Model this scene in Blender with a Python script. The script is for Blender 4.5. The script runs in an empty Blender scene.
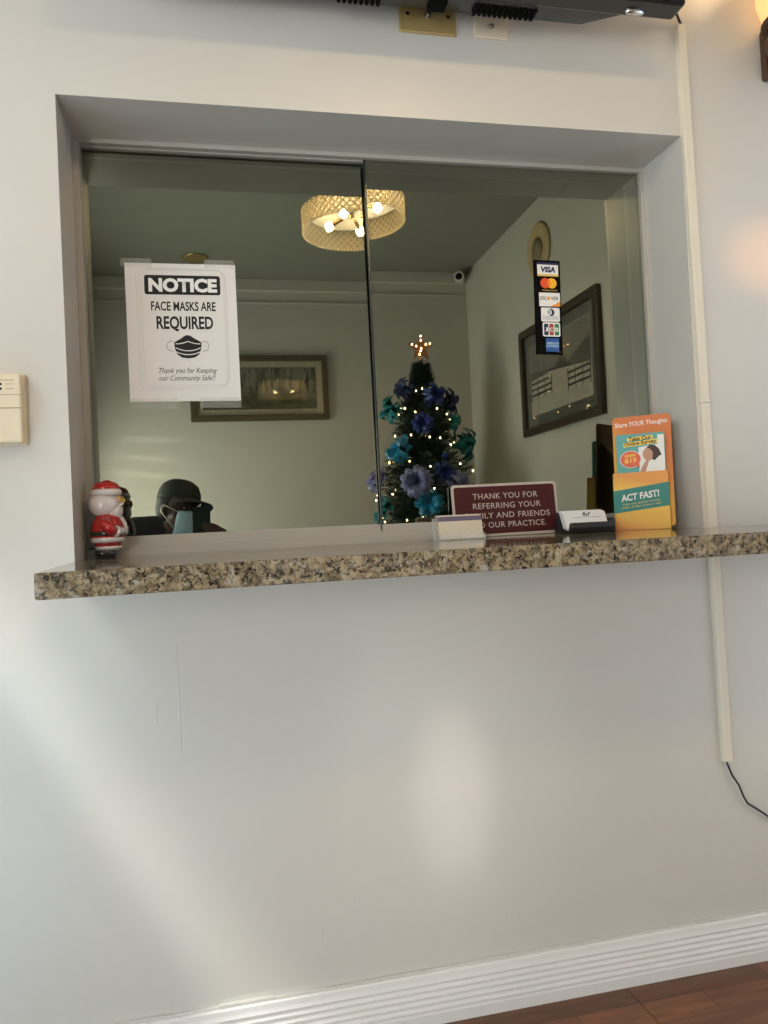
import bpy, bmesh, math, random
from mathutils import Vector, Matrix

C = bpy.context.scene.collection
SC = bpy.context.scene
R = math.radians
rnd = random.Random(7)

# ------------------------------------------------------------------ camera
YAW, PIT, ROL, FPX = .2152, .0178, .0493, 770.2
CAM = Vector((0, -1.44, .946))


def make_camera():
    cd = bpy.data.cameras.new('camera')
    cd.sensor_fit = 'VERTICAL'
    cd.sensor_height = 24.0
    cd.lens = FPX / 1024 * 24.0
    cd.clip_start = .01
    co = bpy.data.objects.new('camera', cd)
    C.objects.link(co)
    cy, sy, cp, sp, cr, sr = math.cos(YAW), math.sin(YAW), math.cos(PIT), math.sin(PIT), math.cos(ROL), math.sin(ROL)
    fwd = Vector((sy * cp, cy * cp, sp))
    right = Vector((cy, -sy, 0))
    down = fwd.cross(right)
    r2 = cr * right + sr * down
    d2 = -sr * right + cr * down
    m = Matrix((r2, -d2, -fwd)).transposed().to_4x4()
    m.translation = CAM
    co.matrix_world = m
    SC.camera = co


make_camera()

# ------------------------------------------------------------------ world, daylight, exposure
W = bpy.data.worlds.new('world')
SC.world = W
W.use_nodes = True
W.node_tree.nodes['Background'].inputs[0].default_value = (.62, .76, 1, 1)
W.node_tree.nodes['Background'].inputs[1].default_value = 1.6


def light(name, kind, loc, aim, energy, color, **kw):
    d = bpy.data.lights.new(name, kind)
    d.energy = energy
    d.color = color
    for k, v in kw.items():
        setattr(d, k, v)
    o = bpy.data.objects.new(name, d)
    o.location = loc
    o.rotation_euler = (Vector(aim) - Vector(loc)).to_track_quat('-Z', 'Y').to_euler()
    C.objects.link(o)
    return o


# low room geometry that the lights depend on
XL, XR, YB, H = -.80, 1.70, -3.11, 2.60          # left, right, back walls and ceiling
light('sun', 'SUN', (-3, -2, 4), (-2, -1.5, 2.25), 4.0, (1, .95, .88), angle=R(4))
# area lamps: daylight of the high window, fill at the added doors and low window
light('door_fill', 'AREA', (XL - .12, -2.42, .80), (XL + 1, -2.20, .75), 80, (1, .955, .88), shape='RECTANGLE', size=.90, size_y=1.5)  # fill lamp added to brighten the lower wall
light('window_daylight', 'AREA', (XL - .10, -.95, 1.78), (XL + 1, -.95, 1.55), 13, (1, .975, .93), shape='RECTANGLE', size=1.5, size_y=.66)
light('low_window_fill', 'AREA', (XL - .10, -.95, .40), (XL + 1, -.95, .45), 10, (.62, .85, 1), shape='RECTANGLE', size=1.5, size_y=.60)  # bluish fill added for the lower left of the wall
light('side_door_fill', 'AREA', (XR + .12, -.62, .55), (XR - 1, -.62, .75), 3.4, (1, .78, .54), shape='RECTANGLE', size=.80, size_y=.9)  # warm fill added for the soffit and right side, no known source
# spot lamps added in place of glancing sunlight, for bright patches on the wall
light('patch_spot', 'SPOT', (.62, -2.70, .42), (.425, 0, .42), 58, (1, .97, .90), spot_size=R(7.5), spot_blend=1.0, shadow_soft_size=.03).scale = (.62, 1.25, 1)
light('patch_spot', 'SPOT', (.62, -2.70, .42), (.44, 0, .43), 26, (1, .98, .93), spot_size=R(17), spot_blend=1.0, shadow_soft_size=.05).scale = (.8, 1.1, 1)
light('warm_patch_spot', 'SPOT', (1.15, -1.75, .60), (1.275, 0, 1.49), 100, (1, .42, .09), spot_size=R(9), spot_blend=1.0, shadow_soft_size=.02).scale = (1.5, .7, 1)  # warm spot added for the orange patch at the right
for x_, z_ in [(-0.367, 1.595), (-0.398, 1.482), (-0.45, 1.383)]:          # spot lamps added to throw light bars on the back wall, no blind built
    bar = light('bar_spot', 'SPOT', (-.70, -2.05, .86), (x_, -3.11, z_), 34, (1, .96, .86), spot_size=R(17), spot_blend=.6, shadow_soft_size=.01)
    bar.scale = (1, .085, 1)
    bar.rotation_euler.rotate_axis('Z', R(12))
SC.view_settings.view_transform = 'Standard'
SC.view_settings.look = 'None'
SC.view_settings.exposure = 0.0
SC.view_settings.gamma = 1.0
SC.view_settings.use_curve_mapping = False
SC.cycles.max_bounces = 12
SC.cycles.glossy_bounces = 6
SC.cycles.transparent_max_bounces = 12
SC.cycles.caustics_reflective = False
SC.cycles.caustics_refractive = False


# ------------------------------------------------------------------ materials
def mat(name, color, rough=.5, metal=0.0, spec=None, emit=None, estr=0.0, coat=0.0, trans=0.0, alpha=1.0):
    m = bpy.data.materials.new(name)
    m.use_nodes = True
    b = m.node_tree.nodes['Principled BSDF']
    b.inputs['Base Color'].default_value = (*color, 1)
    b.inputs['Roughness'].default_value = rough
    b.inputs['Metallic'].default_value = metal
    if spec is not None:
        b.inputs['Specular IOR Level'].default_value = spec
    if emit:
        b.inputs['Emission Color'].default_value = (*emit, 1)
        b.inputs['Emission Strength'].default_value = estr
    b.inputs['Coat Weight'].default_value = coat
    b.inputs['Transmission Weight'].default_value = trans
    b.inputs['Alpha'].default_value = alpha
    return m


def nodes(m):
    nt = m.node_tree
    return nt.nodes, nt.links, nt.nodes['Principled BSDF']


def tex_coord(m, kind='Object', scale=(1, 1, 1)):
    n, l, b = nodes(m)
    tc = n.new('ShaderNodeTexCoord')
    mp = n.new('ShaderNodeMapping')
    mp.inputs['Scale'].default_value = scale
    l.new(tc.outputs[kind], mp.inputs['Vector'])
    return mp.outputs['Vector']


def noise(m, vec, scale, detail=4, rough=.5, distortion=0):
    n, l, b = nodes(m)
    t = n.new('ShaderNodeTexNoise')
    t.inputs['Scale'].default_value = scale
    t.inputs['Detail'].default_value = detail
    t.inputs['Roughness'].default_value = rough
    t.inputs['Distortion'].default_value = distortion
    l.new(vec, t.inputs['Vector'])
    return t.outputs['Fac']


def ramp(m, fac, stops, interp='LINEAR'):
    n, l, b = nodes(m)
    r = n.new('ShaderNodeValToRGB')
    r.color_ramp.interpolation = interp
    e = r.color_ramp.elements
    e[0].position, e[0].color = stops[0][0], (*stops[0][1], 1)
    e[1].position, e[1].color = stops[1][0], (*stops[1][1], 1)
    for p, c in stops[2:]:
        x = e.new(p)
        x.color = (*c, 1)
    l.new(fac, r.inputs['Fac'])
    return r.outputs['Color']


def mixc(m, fac, a, b_):
    n, l, b = nodes(m)
    x = n.new('ShaderNodeMix')
    x.data_type = 'RGBA'
    for s, v in ((x.inputs['Factor'], fac), (x.inputs['A'], a), (x.inputs['B'], b_)):
        if isinstance(v, (int, float)):
            s.default_value = v
        elif isinstance(v, tuple):
            s.default_value = (*v, 1)
        else:
            l.new(v, s)
    return x.outputs['Result']


def bump(m, h, strength=.2, dist=.002):
    n, l, b = nodes(m)
    x = n.new('ShaderNodeBump')
    x.inputs['Strength'].default_value = strength
    x.inputs['Distance'].default_value = dist
    l.new(h, x.inputs['Height'])
    l.new(x.outputs['Normal'], b.inputs['Normal'])


def paint(name, color, rough=.35, scale=260, strength=.10, var=.02):
    m = mat(name, color, rough)
    n, l, b = nodes(m)
    v = tex_coord(m)
    f = noise(m, v, scale, 3)
    bump(m, f, strength, .001)
    g = noise(m, v, 2.2, 3)
    l.new(ramp(m, g, [(.3, tuple(c * (1 - var) for c in color)), (.7, tuple(min(1, c * (1 + var)) for c in color))]), b.inputs['Base Color'])
    return m


M = {}
M['wall'] = paint('pale_blue_grey_paint', (.605, .570, .522), .33)
M['wall_room'] = paint('pale_room_paint', (.52, .50, .46), .5)
M['ceiling'] = paint('grey_ceiling_paint', (.24, .25, .215), .6)
M['trim'] = paint('white_trim_paint', (.78, .74, .71), .35, 90, .05)
M['frame'] = paint('painted_window_track', (.45, .415, .37), .42, 60, .04)
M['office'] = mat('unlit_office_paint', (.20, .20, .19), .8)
M['black'] = mat('matte_black', (.012, .012, .012), .45)
M['black_gloss'] = mat('gloss_black_plastic', (.010, .009, .009), .16)
M['dark_plastic'] = mat('dark_plastic', (.008, .0075, .007), .34)
M['slot'] = mat('slot_black', (.003, .003, .003), .8, spec=.08)
M['cream'] = mat('cream_plastic', (.78, .66, .48), .42)
M['cream_dark'] = mat('darker_cream_plastic', (.40, .33, .23), .6)
M['ivory'] = mat('ivory_plastic', (.66, .57, .43), .4)
M['conduit'] = mat('ivory_cord_cover', (.72, .65, .53), .42)
M['silver'] = mat('silver_metal', (.75, .75, .75), .25, 1)
M['steel'] = mat('nickel', (.5, .48, .45), .35, 1)
M['cord'] = mat('black_cord', (.012, .012, .013), .5)
M['paper'] = mat('white_paper', (.72, .68, .65), .7)
M['ink'] = mat('black_ink', (.016, .016, .016), .6, spec=.2)
M['ink_grey'] = mat('grey_ink', (.09, .09, .088), .7)
M['line_grey'] = mat('thin_grey_print', (.42, .40, .38), .7)
M['white_print'] = mat('white_print', (.80, .78, .76), .6)
M['tape'] = mat('clear_tape', (.75, .74, .66), .3, alpha=.12)
M['maroon'] = mat('maroon_engraved_plastic', (.060, .0065, .008), .45, spec=.3)
M['sign_edge'] = mat('cream_sign_border', (.48, .42, .36), .45)
M['sign_text'] = mat('pale_engraving', (.50, .42, .38), .5)
M['sign_back'] = mat('sign_back', (.03, .05, .045), .5)
M['acrylic'] = mat('clear_acrylic', (.9, .9, .88), .06, alpha=.22)
M['card'] = mat('cream_card', (.66, .58, .46), .65)
M['purple'] = mat('dull_purple_print', (.13, .10, .16), .6)
M['white_card'] = mat('white_card', (.76, .74, .74), .6)
M['brown_card'] = mat('brown_card_back', (.55, .31, .15), .6)
M['teal'] = mat('teal_print', (.02, .20, .17), .55)
M['teal_light'] = mat('teal_photo_print', (.10, .36, .34), .55)
M['yellow'] = mat('yellow_print', (.85, .60, .10), .55)
M['red_orange'] = mat('red_orange_print', (.72, .12, .05), .55)
M['hair_print'] = mat('dark_hair_print', (.045, .022, .016), .6)
M['skin_print'] = mat('skin_print', (.50, .27, .18), .6)
M['navy'] = mat('navy_print', (.010, .015, .07), .5)
M['visa_gold'] = mat('gold_print', (.80, .52, .10), .5)
M['mc_red'] = mat('red_print', (.75, .08, .02), .5)
M['mc_orange'] = mat('orange_print', (.92, .45, .02), .5)
M['mc_mid'] = mat('deep_orange_print', (.90, .20, .01), .5)
M['disc_orange'] = mat('bright_orange_print', (.90, .33, .04), .5)
M['green_print'] = mat('green_print', (.03, .20, .05), .5)
M['red_print'] = mat('dark_red_print', (.38, .05, .03), .5)
M['amex'] = mat('blue_print', (.015, .085, .30), .5)
M['amex_light'] = mat('pale_blue_print', (.35, .50, .66), .5)
M['santa_red'] = mat('red_glazed_ceramic', (.42, .014, .014), .16, coat=.4)
M['santa_white'] = mat('white_glazed_ceramic', (.68, .60, .58), .2, coat=.4)
M['santa_skin'] = mat('peach_glazed_ceramic', (.72, .42, .18), .25, coat=.3)
M['santa_gold'] = mat('golden_glaze', (.70, .50, .08), .25, coat=.3)
M['santa_boot'] = mat('black_glaze', (.012, .014, .012), .2, coat=.3)
M['santa_sack'] = mat('brown_glaze', (.09, .045, .025), .35)
M['amber'] = mat('amber_glass_shade', (.80, .50, .22), .4, emit=(1, .58, .22), estr=.9)
M['brown'] = mat('brown_carved_wood', (.085, .040, .022), .55)
M['tan'] = mat('tan_metal', (.42, .33, .22), .5)
M['brass'] = mat('polished_brass', (.78, .60, .25), .22, 1)
M['frame_gold'] = mat('bronze_picture_frame', (.085, .062, .038), .4)
M['frame_dark'] = mat('dark_walnut_frame', (.035, .021, .015), .35)
M['mat_cream'] = mat('cream_picture_mat', (.52, .45, .32), .8)
M['mat_grey'] = mat('grey_picture_mat', (.11, .11, .10), .8)
M['bulb'] = mat('lit_bulb', (1, .9, .7), .4, emit=(1, .74, .44), estr=520)
M['fairy'] = mat('lit_fairy_bulb', (1, .9, .7), .4, emit=(1, .72, .36), estr=26)
M['needle'] = mat('dark_green_needles', (.014, .036, .022), .65)
M['bark'] = mat('tree_stem', (.05, .035, .02), .8)
M['bow_teal'] = mat('teal_mesh_ribbon', (.008, .17, .19), .4)
M['bow_blue'] = mat('royal_blue_ribbon', (.012, .030, .18), .4)
M['bow_navy'] = mat('navy_ribbon', (.010, .020, .085), .4)
M['bow_lilac'] = mat('lilac_ribbon', (.19, .19, .40), .4)
M['bow_aqua'] = mat('bright_aqua_ribbon', (.008, .18, .34), .35)
M['ball_blue'] = mat('shiny_blue_ornament', (.02, .06, .36), .12, .6)
M['copper'] = mat('copper_star', (.50, .22, .13), .3, .8)
M['plaque'] = mat('tan_wood_plaque', (.50, .38, .20), .5)
M['plaque_dark'] = mat('darker_carved_centre', (.24, .19, .12), .6)
M['white_plastic'] = mat('white_plastic', (.72, .72, .70), .35)
M['skin'] = mat('dark_brown_skin', (.085, .038, .024), .5)
M['cloth_dark'] = mat('charcoal_jacket', (.014, .017, .020), .85)
M['trousers'] = mat('dark_trousers', (.02, .022, .03), .9)
M['shoe'] = mat('black_shoe', (.012, .012, .012), .5)
M['cap'] = mat('black_cap_cloth', (.016, .018, .017), .8)
M['cap_badge'] = mat('grey_cap_embroidery', (.14, .15, .14), .8)
M['mask'] = mat('pale_blue_medical_mask', (.50, .70, .83), .8)
M['mask_loop'] = mat('white_ear_loop', (.72, .70, .66), .7)
M['shirt'] = mat('white_shirt', (.7, .7, .68), .8)
M['eye'] = mat('shaded_eye_white', (.30, .26, .23), .4)  # shade on the eyes is put into this darkened white
M['iris'] = mat('dark_iris', (.02, .012, .01), .2)
M['hair'] = mat('black_hair', (.012, .010, .009), .7)
M['phone'] = mat('dark_green_phone_case', (.010, .022, .021), .3)
M['seat'] = mat('grey_seat_fabric', (.12, .12, .13), .9)
M['snow'] = mat('print_snow', (.50, .47, .40), .8)
M['sky_print'] = mat('print_grey_sky', (.20, .19, .165), .8)
M['hill_print'] = mat('print_dark_hill', (.075, .072, .06), .8)
M['fence_print'] = mat('print_black_fence', (.02, .02, .018), .8)


def make_granite():
    m = mat('speckled_tan_granite', (.4, .35, .28), .07)
    n, l, b = nodes(m)
    v = tex_coord(m)
    a = noise(m, v, 66, 6, .68, .5)
    base = ramp(m, a, [(.32, (.060, .044, .026)), (.44, (.17, .125, .075)), (.54, (.29, .225, .14)), (.64, (.36, .30, .20)), (.74, (.13, .11, .086))])
    d = noise(m, v, 130, 5, .66, .8)
    dark = ramp(m, d, [(.40, (1, 1, 1)), (.50, (0, 0, 0))])
    c1 = mixc(m, dark, base, (.020, .016, .013))
    e = noise(m, v, 75, 4, .6, .8)
    lite = ramp(m, e, [(.58, (0, 0, 0)), (.68, (1, 1, 1))])
    c2 = mixc(m, lite, c1, (.34, .31, .26))
    k = noise(m, v, 48, 4, .6, 1.2)
    grey = ramp(m, k, [(.60, (0, 0, 0)), (.68, (.8, .8, .8))])
    c2 = mixc(m, grey, c2, (.085, .080, .076))
    l.new(c2, b.inputs['Base Color'])
    return m


M['granite'] = make_granite()


def make_wood(name, dark, light_, scale=(2.5, 22, 22), rough=.32, strips=True):
    m = mat(name, light_, rough)
    n, l, b = nodes(m)
    v = tex_coord(m, 'Object', scale)
    oi = n.new('ShaderNodeObjectInfo')
    add = n.new('ShaderNodeVectorMath')
    add.operation = 'MULTIPLY_ADD'
    add.inputs[1].default_value = (1, 1, 1)
    cmb = n.new('ShaderNodeCombineXYZ')
    mul = n.new('ShaderNodeMath')
    mul.operation = 'MULTIPLY'
    mul.inputs[1].default_value = 37
    l.new(oi.outputs['Random'], mul.inputs[0])
    l.new(mul.outputs[0], cmb.inputs[0])
    l.new(v, add.inputs[0])
    l.new(cmb.outputs[0], add.inputs[2])
    g = noise(m, add.outputs[0], 1.6, 6, .6, 1.2)
    col = ramp(m, g, [(.3, dark), (.7, light_)])
    if strips:
        br = n.new('ShaderNodeTexBrick')
        br.inputs['Scale'].default_value = 1
        br.inputs['Mortar Size'].default_value = .0008
        br.inputs['Brick Width'].default_value = .31
        br.inputs['Row Height'].default_value = .0633
        br.inputs['Color1'].default_value = (.62, .62, .62, 1)
        br.inputs['Color2'].default_value = (1.15, 1.15, 1.15, 1)
        br.inputs['Mortar'].default_value = (.30, .30, .30, 1)
        br.inputs['Bias'].default_value = 0
        v2 = tex_coord(m, 'Object')
        l.new(v2, br.inputs['Vector'])
        x = n.new('ShaderNodeMix')
        x.data_type = 'RGBA'
        x.blend_type = 'MULTIPLY'
        x.inputs['Factor'].default_value = 1
        l.new(col, x.inputs['A'])
        l.new(br.outputs['Color'], x.inputs['B'])
        col = x.outputs['Result']
    l.new(col, b.inputs['Base Color'])
    return m


M['plank'] = make_wood('reddish_brown_laminate', (.115, .040, .016), (.25, .095, .040))


def make_glass():
    m = bpy.data.materials.new('reflective_tinted_glass')
    m.use_nodes = True
    nt = m.node_tree
    nt.nodes.clear()
    out = nt.nodes.new('ShaderNodeOutputMaterial')
    add = nt.nodes.new('ShaderNodeAddShader')
    g = nt.nodes.new('ShaderNodeBsdfGlossy')
    g.inputs['Roughness'].default_value = 0
    g.inputs['Color'].default_value = (.312, .318, .252, 1)
    t = nt.nodes.new('ShaderNodeBsdfTransparent')
    t.inputs['Color'].default_value = (.20, .23, .21, 1)
    nt.links.new(g.outputs[0], add.inputs[0])
    nt.links.new(t.outputs[0], add.inputs[1])
    nt.links.new(add.outputs[0], out.inputs[0])
    return m


M['glass'] = make_glass()
M['glass_edge'] = mat('dark_green_glass_edge', (.006, .012, .010), .3)


def make_prism():
    m = bpy.data.materials.new('prismatic_glass_shade')
    m.use_nodes = True
    nt = m.node_tree
    nt.nodes.clear()
    out = nt.nodes.new('ShaderNodeOutputMaterial')
    mx = nt.nodes.new('ShaderNodeMixShader')
    mx2 = nt.nodes.new('ShaderNodeMixShader')
    t = nt.nodes.new('ShaderNodeBsdfTranslucent')
    t.inputs['Color'].default_value = (1, .93, .78, 1)
    d = nt.nodes.new('ShaderNodeBsdfTransparent')
    d.inputs['Color'].default_value = (.9, .85, .75, 1)
    g = nt.nodes.new('ShaderNodeBsdfGlossy')
    g.inputs['Roughness'].default_value = .15
    mx.inputs[0].default_value = .30
    nt.links.new(t.outputs[0], mx.inputs[1])
    nt.links.new(d.outputs[0], mx.inputs[2])
    mx2.inputs[0].default_value = .12
    nt.links.new(mx.outputs[0], mx2.inputs[1])
    nt.links.new(g.outputs[0], mx2.inputs[2])
    nt.links.new(mx2.outputs[0], out.inputs[0])
    return m


M['prism'] = make_prism()
M['prism'].node_tree.nodes['Mix Shader'].inputs[0].default_value = .38
M['prism_rib'] = make_prism()
M['prism_rib'].name = 'pressed_glass_lattice'
M['prism_rib'].node_tree.nodes['Mix Shader'].inputs[0].default_value = .05


def make_gradient(name, stops, axis=2, lo=0., hi=1., tilt=0.):
    """colour that runs across a printed sheet (object coordinates)"""
    m = mat(name, stops[0][1], .5)
    n, l, b = nodes(m)
    tc = n.new('ShaderNodeTexCoord')
    sep = n.new('ShaderNodeSeparateXYZ')
    l.new(tc.outputs['Object'], sep.inputs[0])
    ma = n.new('ShaderNodeMath')
    ma.operation = 'MULTIPLY_ADD'
    l.new(sep.outputs[0], ma.inputs[0])
    ma.inputs[1].default_value = tilt
    l.new(sep.outputs[axis], ma.inputs[2])
    mr = n.new('ShaderNodeMapRange')
    mr.inputs['From Min'].default_value = lo
    mr.inputs['From Max'].default_value = hi
    l.new(ma.outputs[0], mr.inputs['Value'])
    l.new(ramp(m, mr.outputs[0], stops), b.inputs['Base Color'])
    return m


ORG, YEL = (.62, .16, .025), (.70, .40, .045)
M['bro_back'] = make_gradient('orange_to_yellow_print', [(0, (.60, .22, .03)), (.35, YEL), (.6, YEL), (1, ORG)], 2, 0, .25, .9)
M['bro_pocket'] = make_gradient('yellow_to_orange_print', [(0, (.66, .20, .035)), (.3, (.74, .42, .05)), (.75, (.82, .52, .06)), (1, (.74, .30, .05))], 2, 0, .12, .25)


def make_tree_print():
    m = mat('woodland_print', (.2, .2, .15), .6)
    n, l, b = nodes(m)
    v = tex_coord(m, 'Object', (26, 1, 4))
    f = noise(m, v, 1.6, 6, .65, .5)
    v2 = tex_coord(m, 'Object', (5, 1, 16))
    f2 = noise(m, v2, 1.5, 5)
    c = ramp(m, f, [(.42, (.022, .024, .016)), (.56, (.26, .25, .18))])
    c2 = ramp(m, f2, [(.4, (.07, .075, .04)), (.6, (.19, .165, .10))])
    tc = n.new('ShaderNodeTexCoord')
    sep = n.new('ShaderNodeSeparateXYZ')
    l.new(tc.outputs['Object'], sep.inputs[0])
    mr = n.new('ShaderNodeMapRange')
    mr.inputs['From Min'].default_value = -.035
    mr.inputs['From Max'].default_value = -.015
    l.new(sep.outputs[2], mr.inputs['Value'])
    l.new(mixc(m, mr.outputs[0], c2, c), b.inputs['Base Color'])
    return m


M['woodland'] = make_tree_print()
pg = make_glass()
pg.name = 'picture_glass'
for nd in pg.node_tree.nodes:
    if nd.type == 'BSDF_GLOSSY':
        nd.inputs['Color'].default_value = (.07, .07, .07, 1)
    if nd.type == 'BSDF_TRANSPARENT':
        nd.inputs['Color'].default_value = (.9, .9, .9, 1)
M['pic_glass'] = pg
wg = make_glass()
wg.name = 'clear_window_glass'
for nd in wg.node_tree.nodes:
    if nd.type == 'BSDF_GLOSSY':
        nd.inputs['Color'].default_value = (.06, .06, .06, 1)
    if nd.type == 'BSDF_TRANSPARENT':
        nd.inputs['Color'].default_value = (.9, .93, .93, 1)
M['win_glass'] = wg


# ------------------------------------------------------------------ mesh helpers
class MB:
    def __init__(s):
        s.bm = bmesh.new()

    def _x(s, vs, mx):
        if mx is not None:
            bmesh.ops.transform(s.bm, matrix=mx, verts=vs)
        return vs

    def box(s, a, b, mx=None, bev=0, seg=2):
        lo = [min(p, q) for p, q in zip(a, b)]
        hi = [max(p, q) for p, q in zip(a, b)]
        r = bmesh.ops.create_cube(s.bm, size=1)
        vs = r['verts']
        for v in vs:
            v.co = Vector([lo[i] + (v.co[i] + .5) * (hi[i] - lo[i]) for i in range(3)])
        if bev:
            es = list({e for v in vs for e in v.link_edges})
            rr = bmesh.ops.bevel(s.bm, geom=es, offset=bev, segments=seg, profile=.5, affect='EDGES')
            vs = list({v for v in rr['verts']} | {v for v in vs if v.is_valid})
        return s._x(vs, mx)

    def cyl(s, p, q, r1, r2=None, seg=20, caps=True):
        p, q = Vector(p), Vector(q)
        d = q - p
        m = Matrix.Translation((p + q) / 2) @ d.to_track_quat('Z', 'Y').to_matrix().to_4x4()
        r = bmesh.ops.create_cone(s.bm, cap_ends=caps, segments=seg, radius1=r1, radius2=r1 if r2 is None else r2, depth=d.length, matrix=m)
        return r['verts']

    def ball(s, c, r, scale=(1, 1, 1), u=20, v=14, mx=None):
        m = Matrix.Translation(c) @ Matrix.Diagonal((*scale, 1))
        q = bmesh.ops.create_uvsphere(s.bm, u_segments=u, v_segments=v, radius=r, matrix=m)
        return s._x(q['verts'], mx)

    def lathe(s, prof, c=(0, 0, 0), seg=28, sx=1, sy=1, mx=None):
        rings = []
        new = []
        for r, z in prof:
            ring = [s.bm.verts.new((c[0] + sx * r * math.cos(2 * math.pi * k / seg), c[1] + sy * r * math.sin(2 * math.pi * k / seg), c[2] + z)) for k in range(seg)]
            rings.append(ring)
            new += ring
        for a, b in zip(rings, rings[1:]):
            for k in range(seg):
                s.bm.faces.new((a[k], a[(k + 1) % seg], b[(k + 1) % seg], b[k]))
        for ring, flip in ((rings[0], True), (rings[-1], False)):
            s.bm.faces.new(ring[::-1] if flip else ring)
        return s._x(new, mx)

    def prism(s, pts, y0, y1, mx=None, axis='y'):
        """closed outline pts (x,z) extruded along y (or (y,z) along x)"""
        def P(a, b, t):
            return (a, t, b) if axis == 'y' else (t, a, b)
        A = [s.bm.verts.new(P(a, b, y0)) for a, b in pts]
        B = [s.bm.verts.new(P(a, b, y1)) for a, b in pts]
        n = len(pts)
        s.bm.faces.new(A)
        s.bm.faces.new(B[::-1])
        for k in range(n):
            s.bm.faces.new((A[k], B[k], B[(k + 1) % n], A[(k + 1) % n]))
        return s._x(A + B, mx)

    def tube(s, pts, r, seg=8):
        pts = [Vector(p) for p in pts]
        rings = []
        for i, p in enumerate(pts):
            d = (pts[min(i + 1, len(pts) - 1)] - pts[max(i - 1, 0)]).normalized()
            ref = Vector((0, 0, 1)) if abs(d.z) < .95 else Vector((1, 0, 0))
            a = d.cross(ref).normalized()
            b = d.cross(a)
            rr = r[i] if isinstance(r, (list, tuple)) else r
            rings.append([s.bm.verts.new(p + rr * (math.cos(2 * math.pi * k / seg) * a + math.sin(2 * math.pi * k / seg) * b)) for k in range(seg)])
        for a, b in zip(rings, rings[1:]):
            for k in range(seg):
                s.bm.faces.new((a[k], a[(k + 1) % seg], b[(k + 1) % seg], b[k]))
        s.bm.faces.new(rings[0][::-1])
        s.bm.faces.new(rings[-1])

    def poly(s, pts, mx=None):
        vs = [s.bm.verts.new(p) for p in pts]
        s.bm.faces.new(vs)
        return s._x(vs, mx)

    def build(s, name, m, parent=None, smooth=False, mods=None):
        bmesh.ops.recalc_face_normals(s.bm, faces=s.bm.faces)
        me = bpy.data.meshes.new(name)
        s.bm.to_mesh(me)
        s.bm.free()
        if isinstance(m, str):
            m = M[m]
        me.materials.append(m)
        o = bpy.data.objects.new(name, me)
        C.objects.link(o)
        if parent is not None:
            o.parent = parent
        if smooth:
            for p in me.polygons:
                p.use_smooth = True
            if smooth == 'auto':
                mark_sharp(me, R(38))
        return o


def mark_sharp(me, ang):
    b = bmesh.new()
    b.from_mesh(me)
    for e in b.edges:
        if len(e.link_faces) == 2 and e.calc_face_angle(0) > ang:
            e.smooth = False
    b.to_mesh(me)
    b.free()


def thing(name, label, cat, loc=(0, 0, 0), rot=(0, 0, 0), group=None):
    o = bpy.data.objects.new(name, None)
    C.objects.link(o)
    o.empty_display_size = .02
    o.location = loc
    o.rotation_euler = rot
    return tag(o, label, cat, group)


def tag(o, label, cat, group=None):
    o['label'] = label
    o['category'] = cat
    if group:
        o['group'] = group
    return o


def struct(o):
    o['kind'] = 'structure'
    return o


def rrect(x0, z0, x1, z1, r, n=5):
    pts = []
    for cx, cz, a0 in ((x1 - r, z0 + r, -90), (x1 - r, z1 - r, 0), (x0 + r, z1 - r, 90), (x0 + r, z0 + r, 180)):
        for k in range(n + 1):
            a = R(a0 + 90 * k / n)
            pts.append((cx + r * math.cos(a), cz + r * math.sin(a)))
    return pts


def circle(cx, cz, rx, rz=None, n=24):
    rz = rx if rz is None else rz
    return [(cx + rx * math.cos(2 * math.pi * k / n), cz + rz * math.sin(2 * math.pi * k / n)) for k in range(n)]


def flat(name, pts, y, m, parent, th=.0002):
    """thin printed patch facing -y"""
    b = MB()
    b.prism(pts, y - th, y)
    return b.build(name, m, parent)


def rect(x0, z0, x1, z1):
    return [(x0, z0), (x1, z0), (x1, z1), (x0, z1)]


def outline(name, pts, w, y, m, parent):
    """printed line that follows a closed outline"""
    c = Vector((sum(p[0] for p in pts) / len(pts), sum(p[1] for p in pts) / len(pts)))
    b = MB()
    n = len(pts)
    inn = []
    for i in range(n):
        p0, p1, p2 = Vector(pts[i - 1]), Vector(pts[i]), Vector(pts[(i + 1) % n])
        d = (p2 - p0).normalized()
        inn.append(p1 + Vector((-d.y, d.x)) * w)
    for i in range(n):
        j = (i + 1) % n
        b.poly([(pts[i][0], y, pts[i][1]), (pts[j][0], y, pts[j][1]), (inn[j].x, y, inn[j].y), (inn[i].x, y, inn[i].y)])
    return b.build(name, m, parent)


def text(s, x0, x1, z0, z1, y, m, parent, bold=0.0, shear=0.0, name='lettering', slope=0.0, spacing=1.0):
    """lettering fitted into the box x0..x1, z0..z1 of the plane y, facing -y"""
    cu = bpy.data.curves.new(name, 'FONT')
    cu.body = s
    cu.offset = bold
    cu.shear = shear
    cu.space_character = spacing
    cu.resolution_u = 3
    tmp = bpy.data.objects.new(name, cu)
    C.objects.link(tmp)
    dg = bpy.context.evaluated_depsgraph_get()
    me = bpy.data.meshes.new_from_object(tmp.evaluated_get(dg))
    bpy.data.objects.remove(tmp)
    bpy.data.curves.remove(cu)
    xs = [v.co.x for v in me.vertices]
    ys = [v.co.y for v in me.vertices]
    a, b, c, d = min(xs), max(xs), min(ys), max(ys)
    for v in me.vertices:
        X = x0 + (v.co.x - a) / (b - a) * (x1 - x0)
        v.co = Vector((X, y, z0 + (v.co.y - c) / (d - c) * (z1 - z0) + slope * (X - (x0 + x1) / 2)))
    me.materials.clear()
    me.materials.append(M[m] if isinstance(m, str) else m)
    o = bpy.data.objects.new(name, me)
    C.objects.link(o)
    o.parent = parent
    return o


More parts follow.
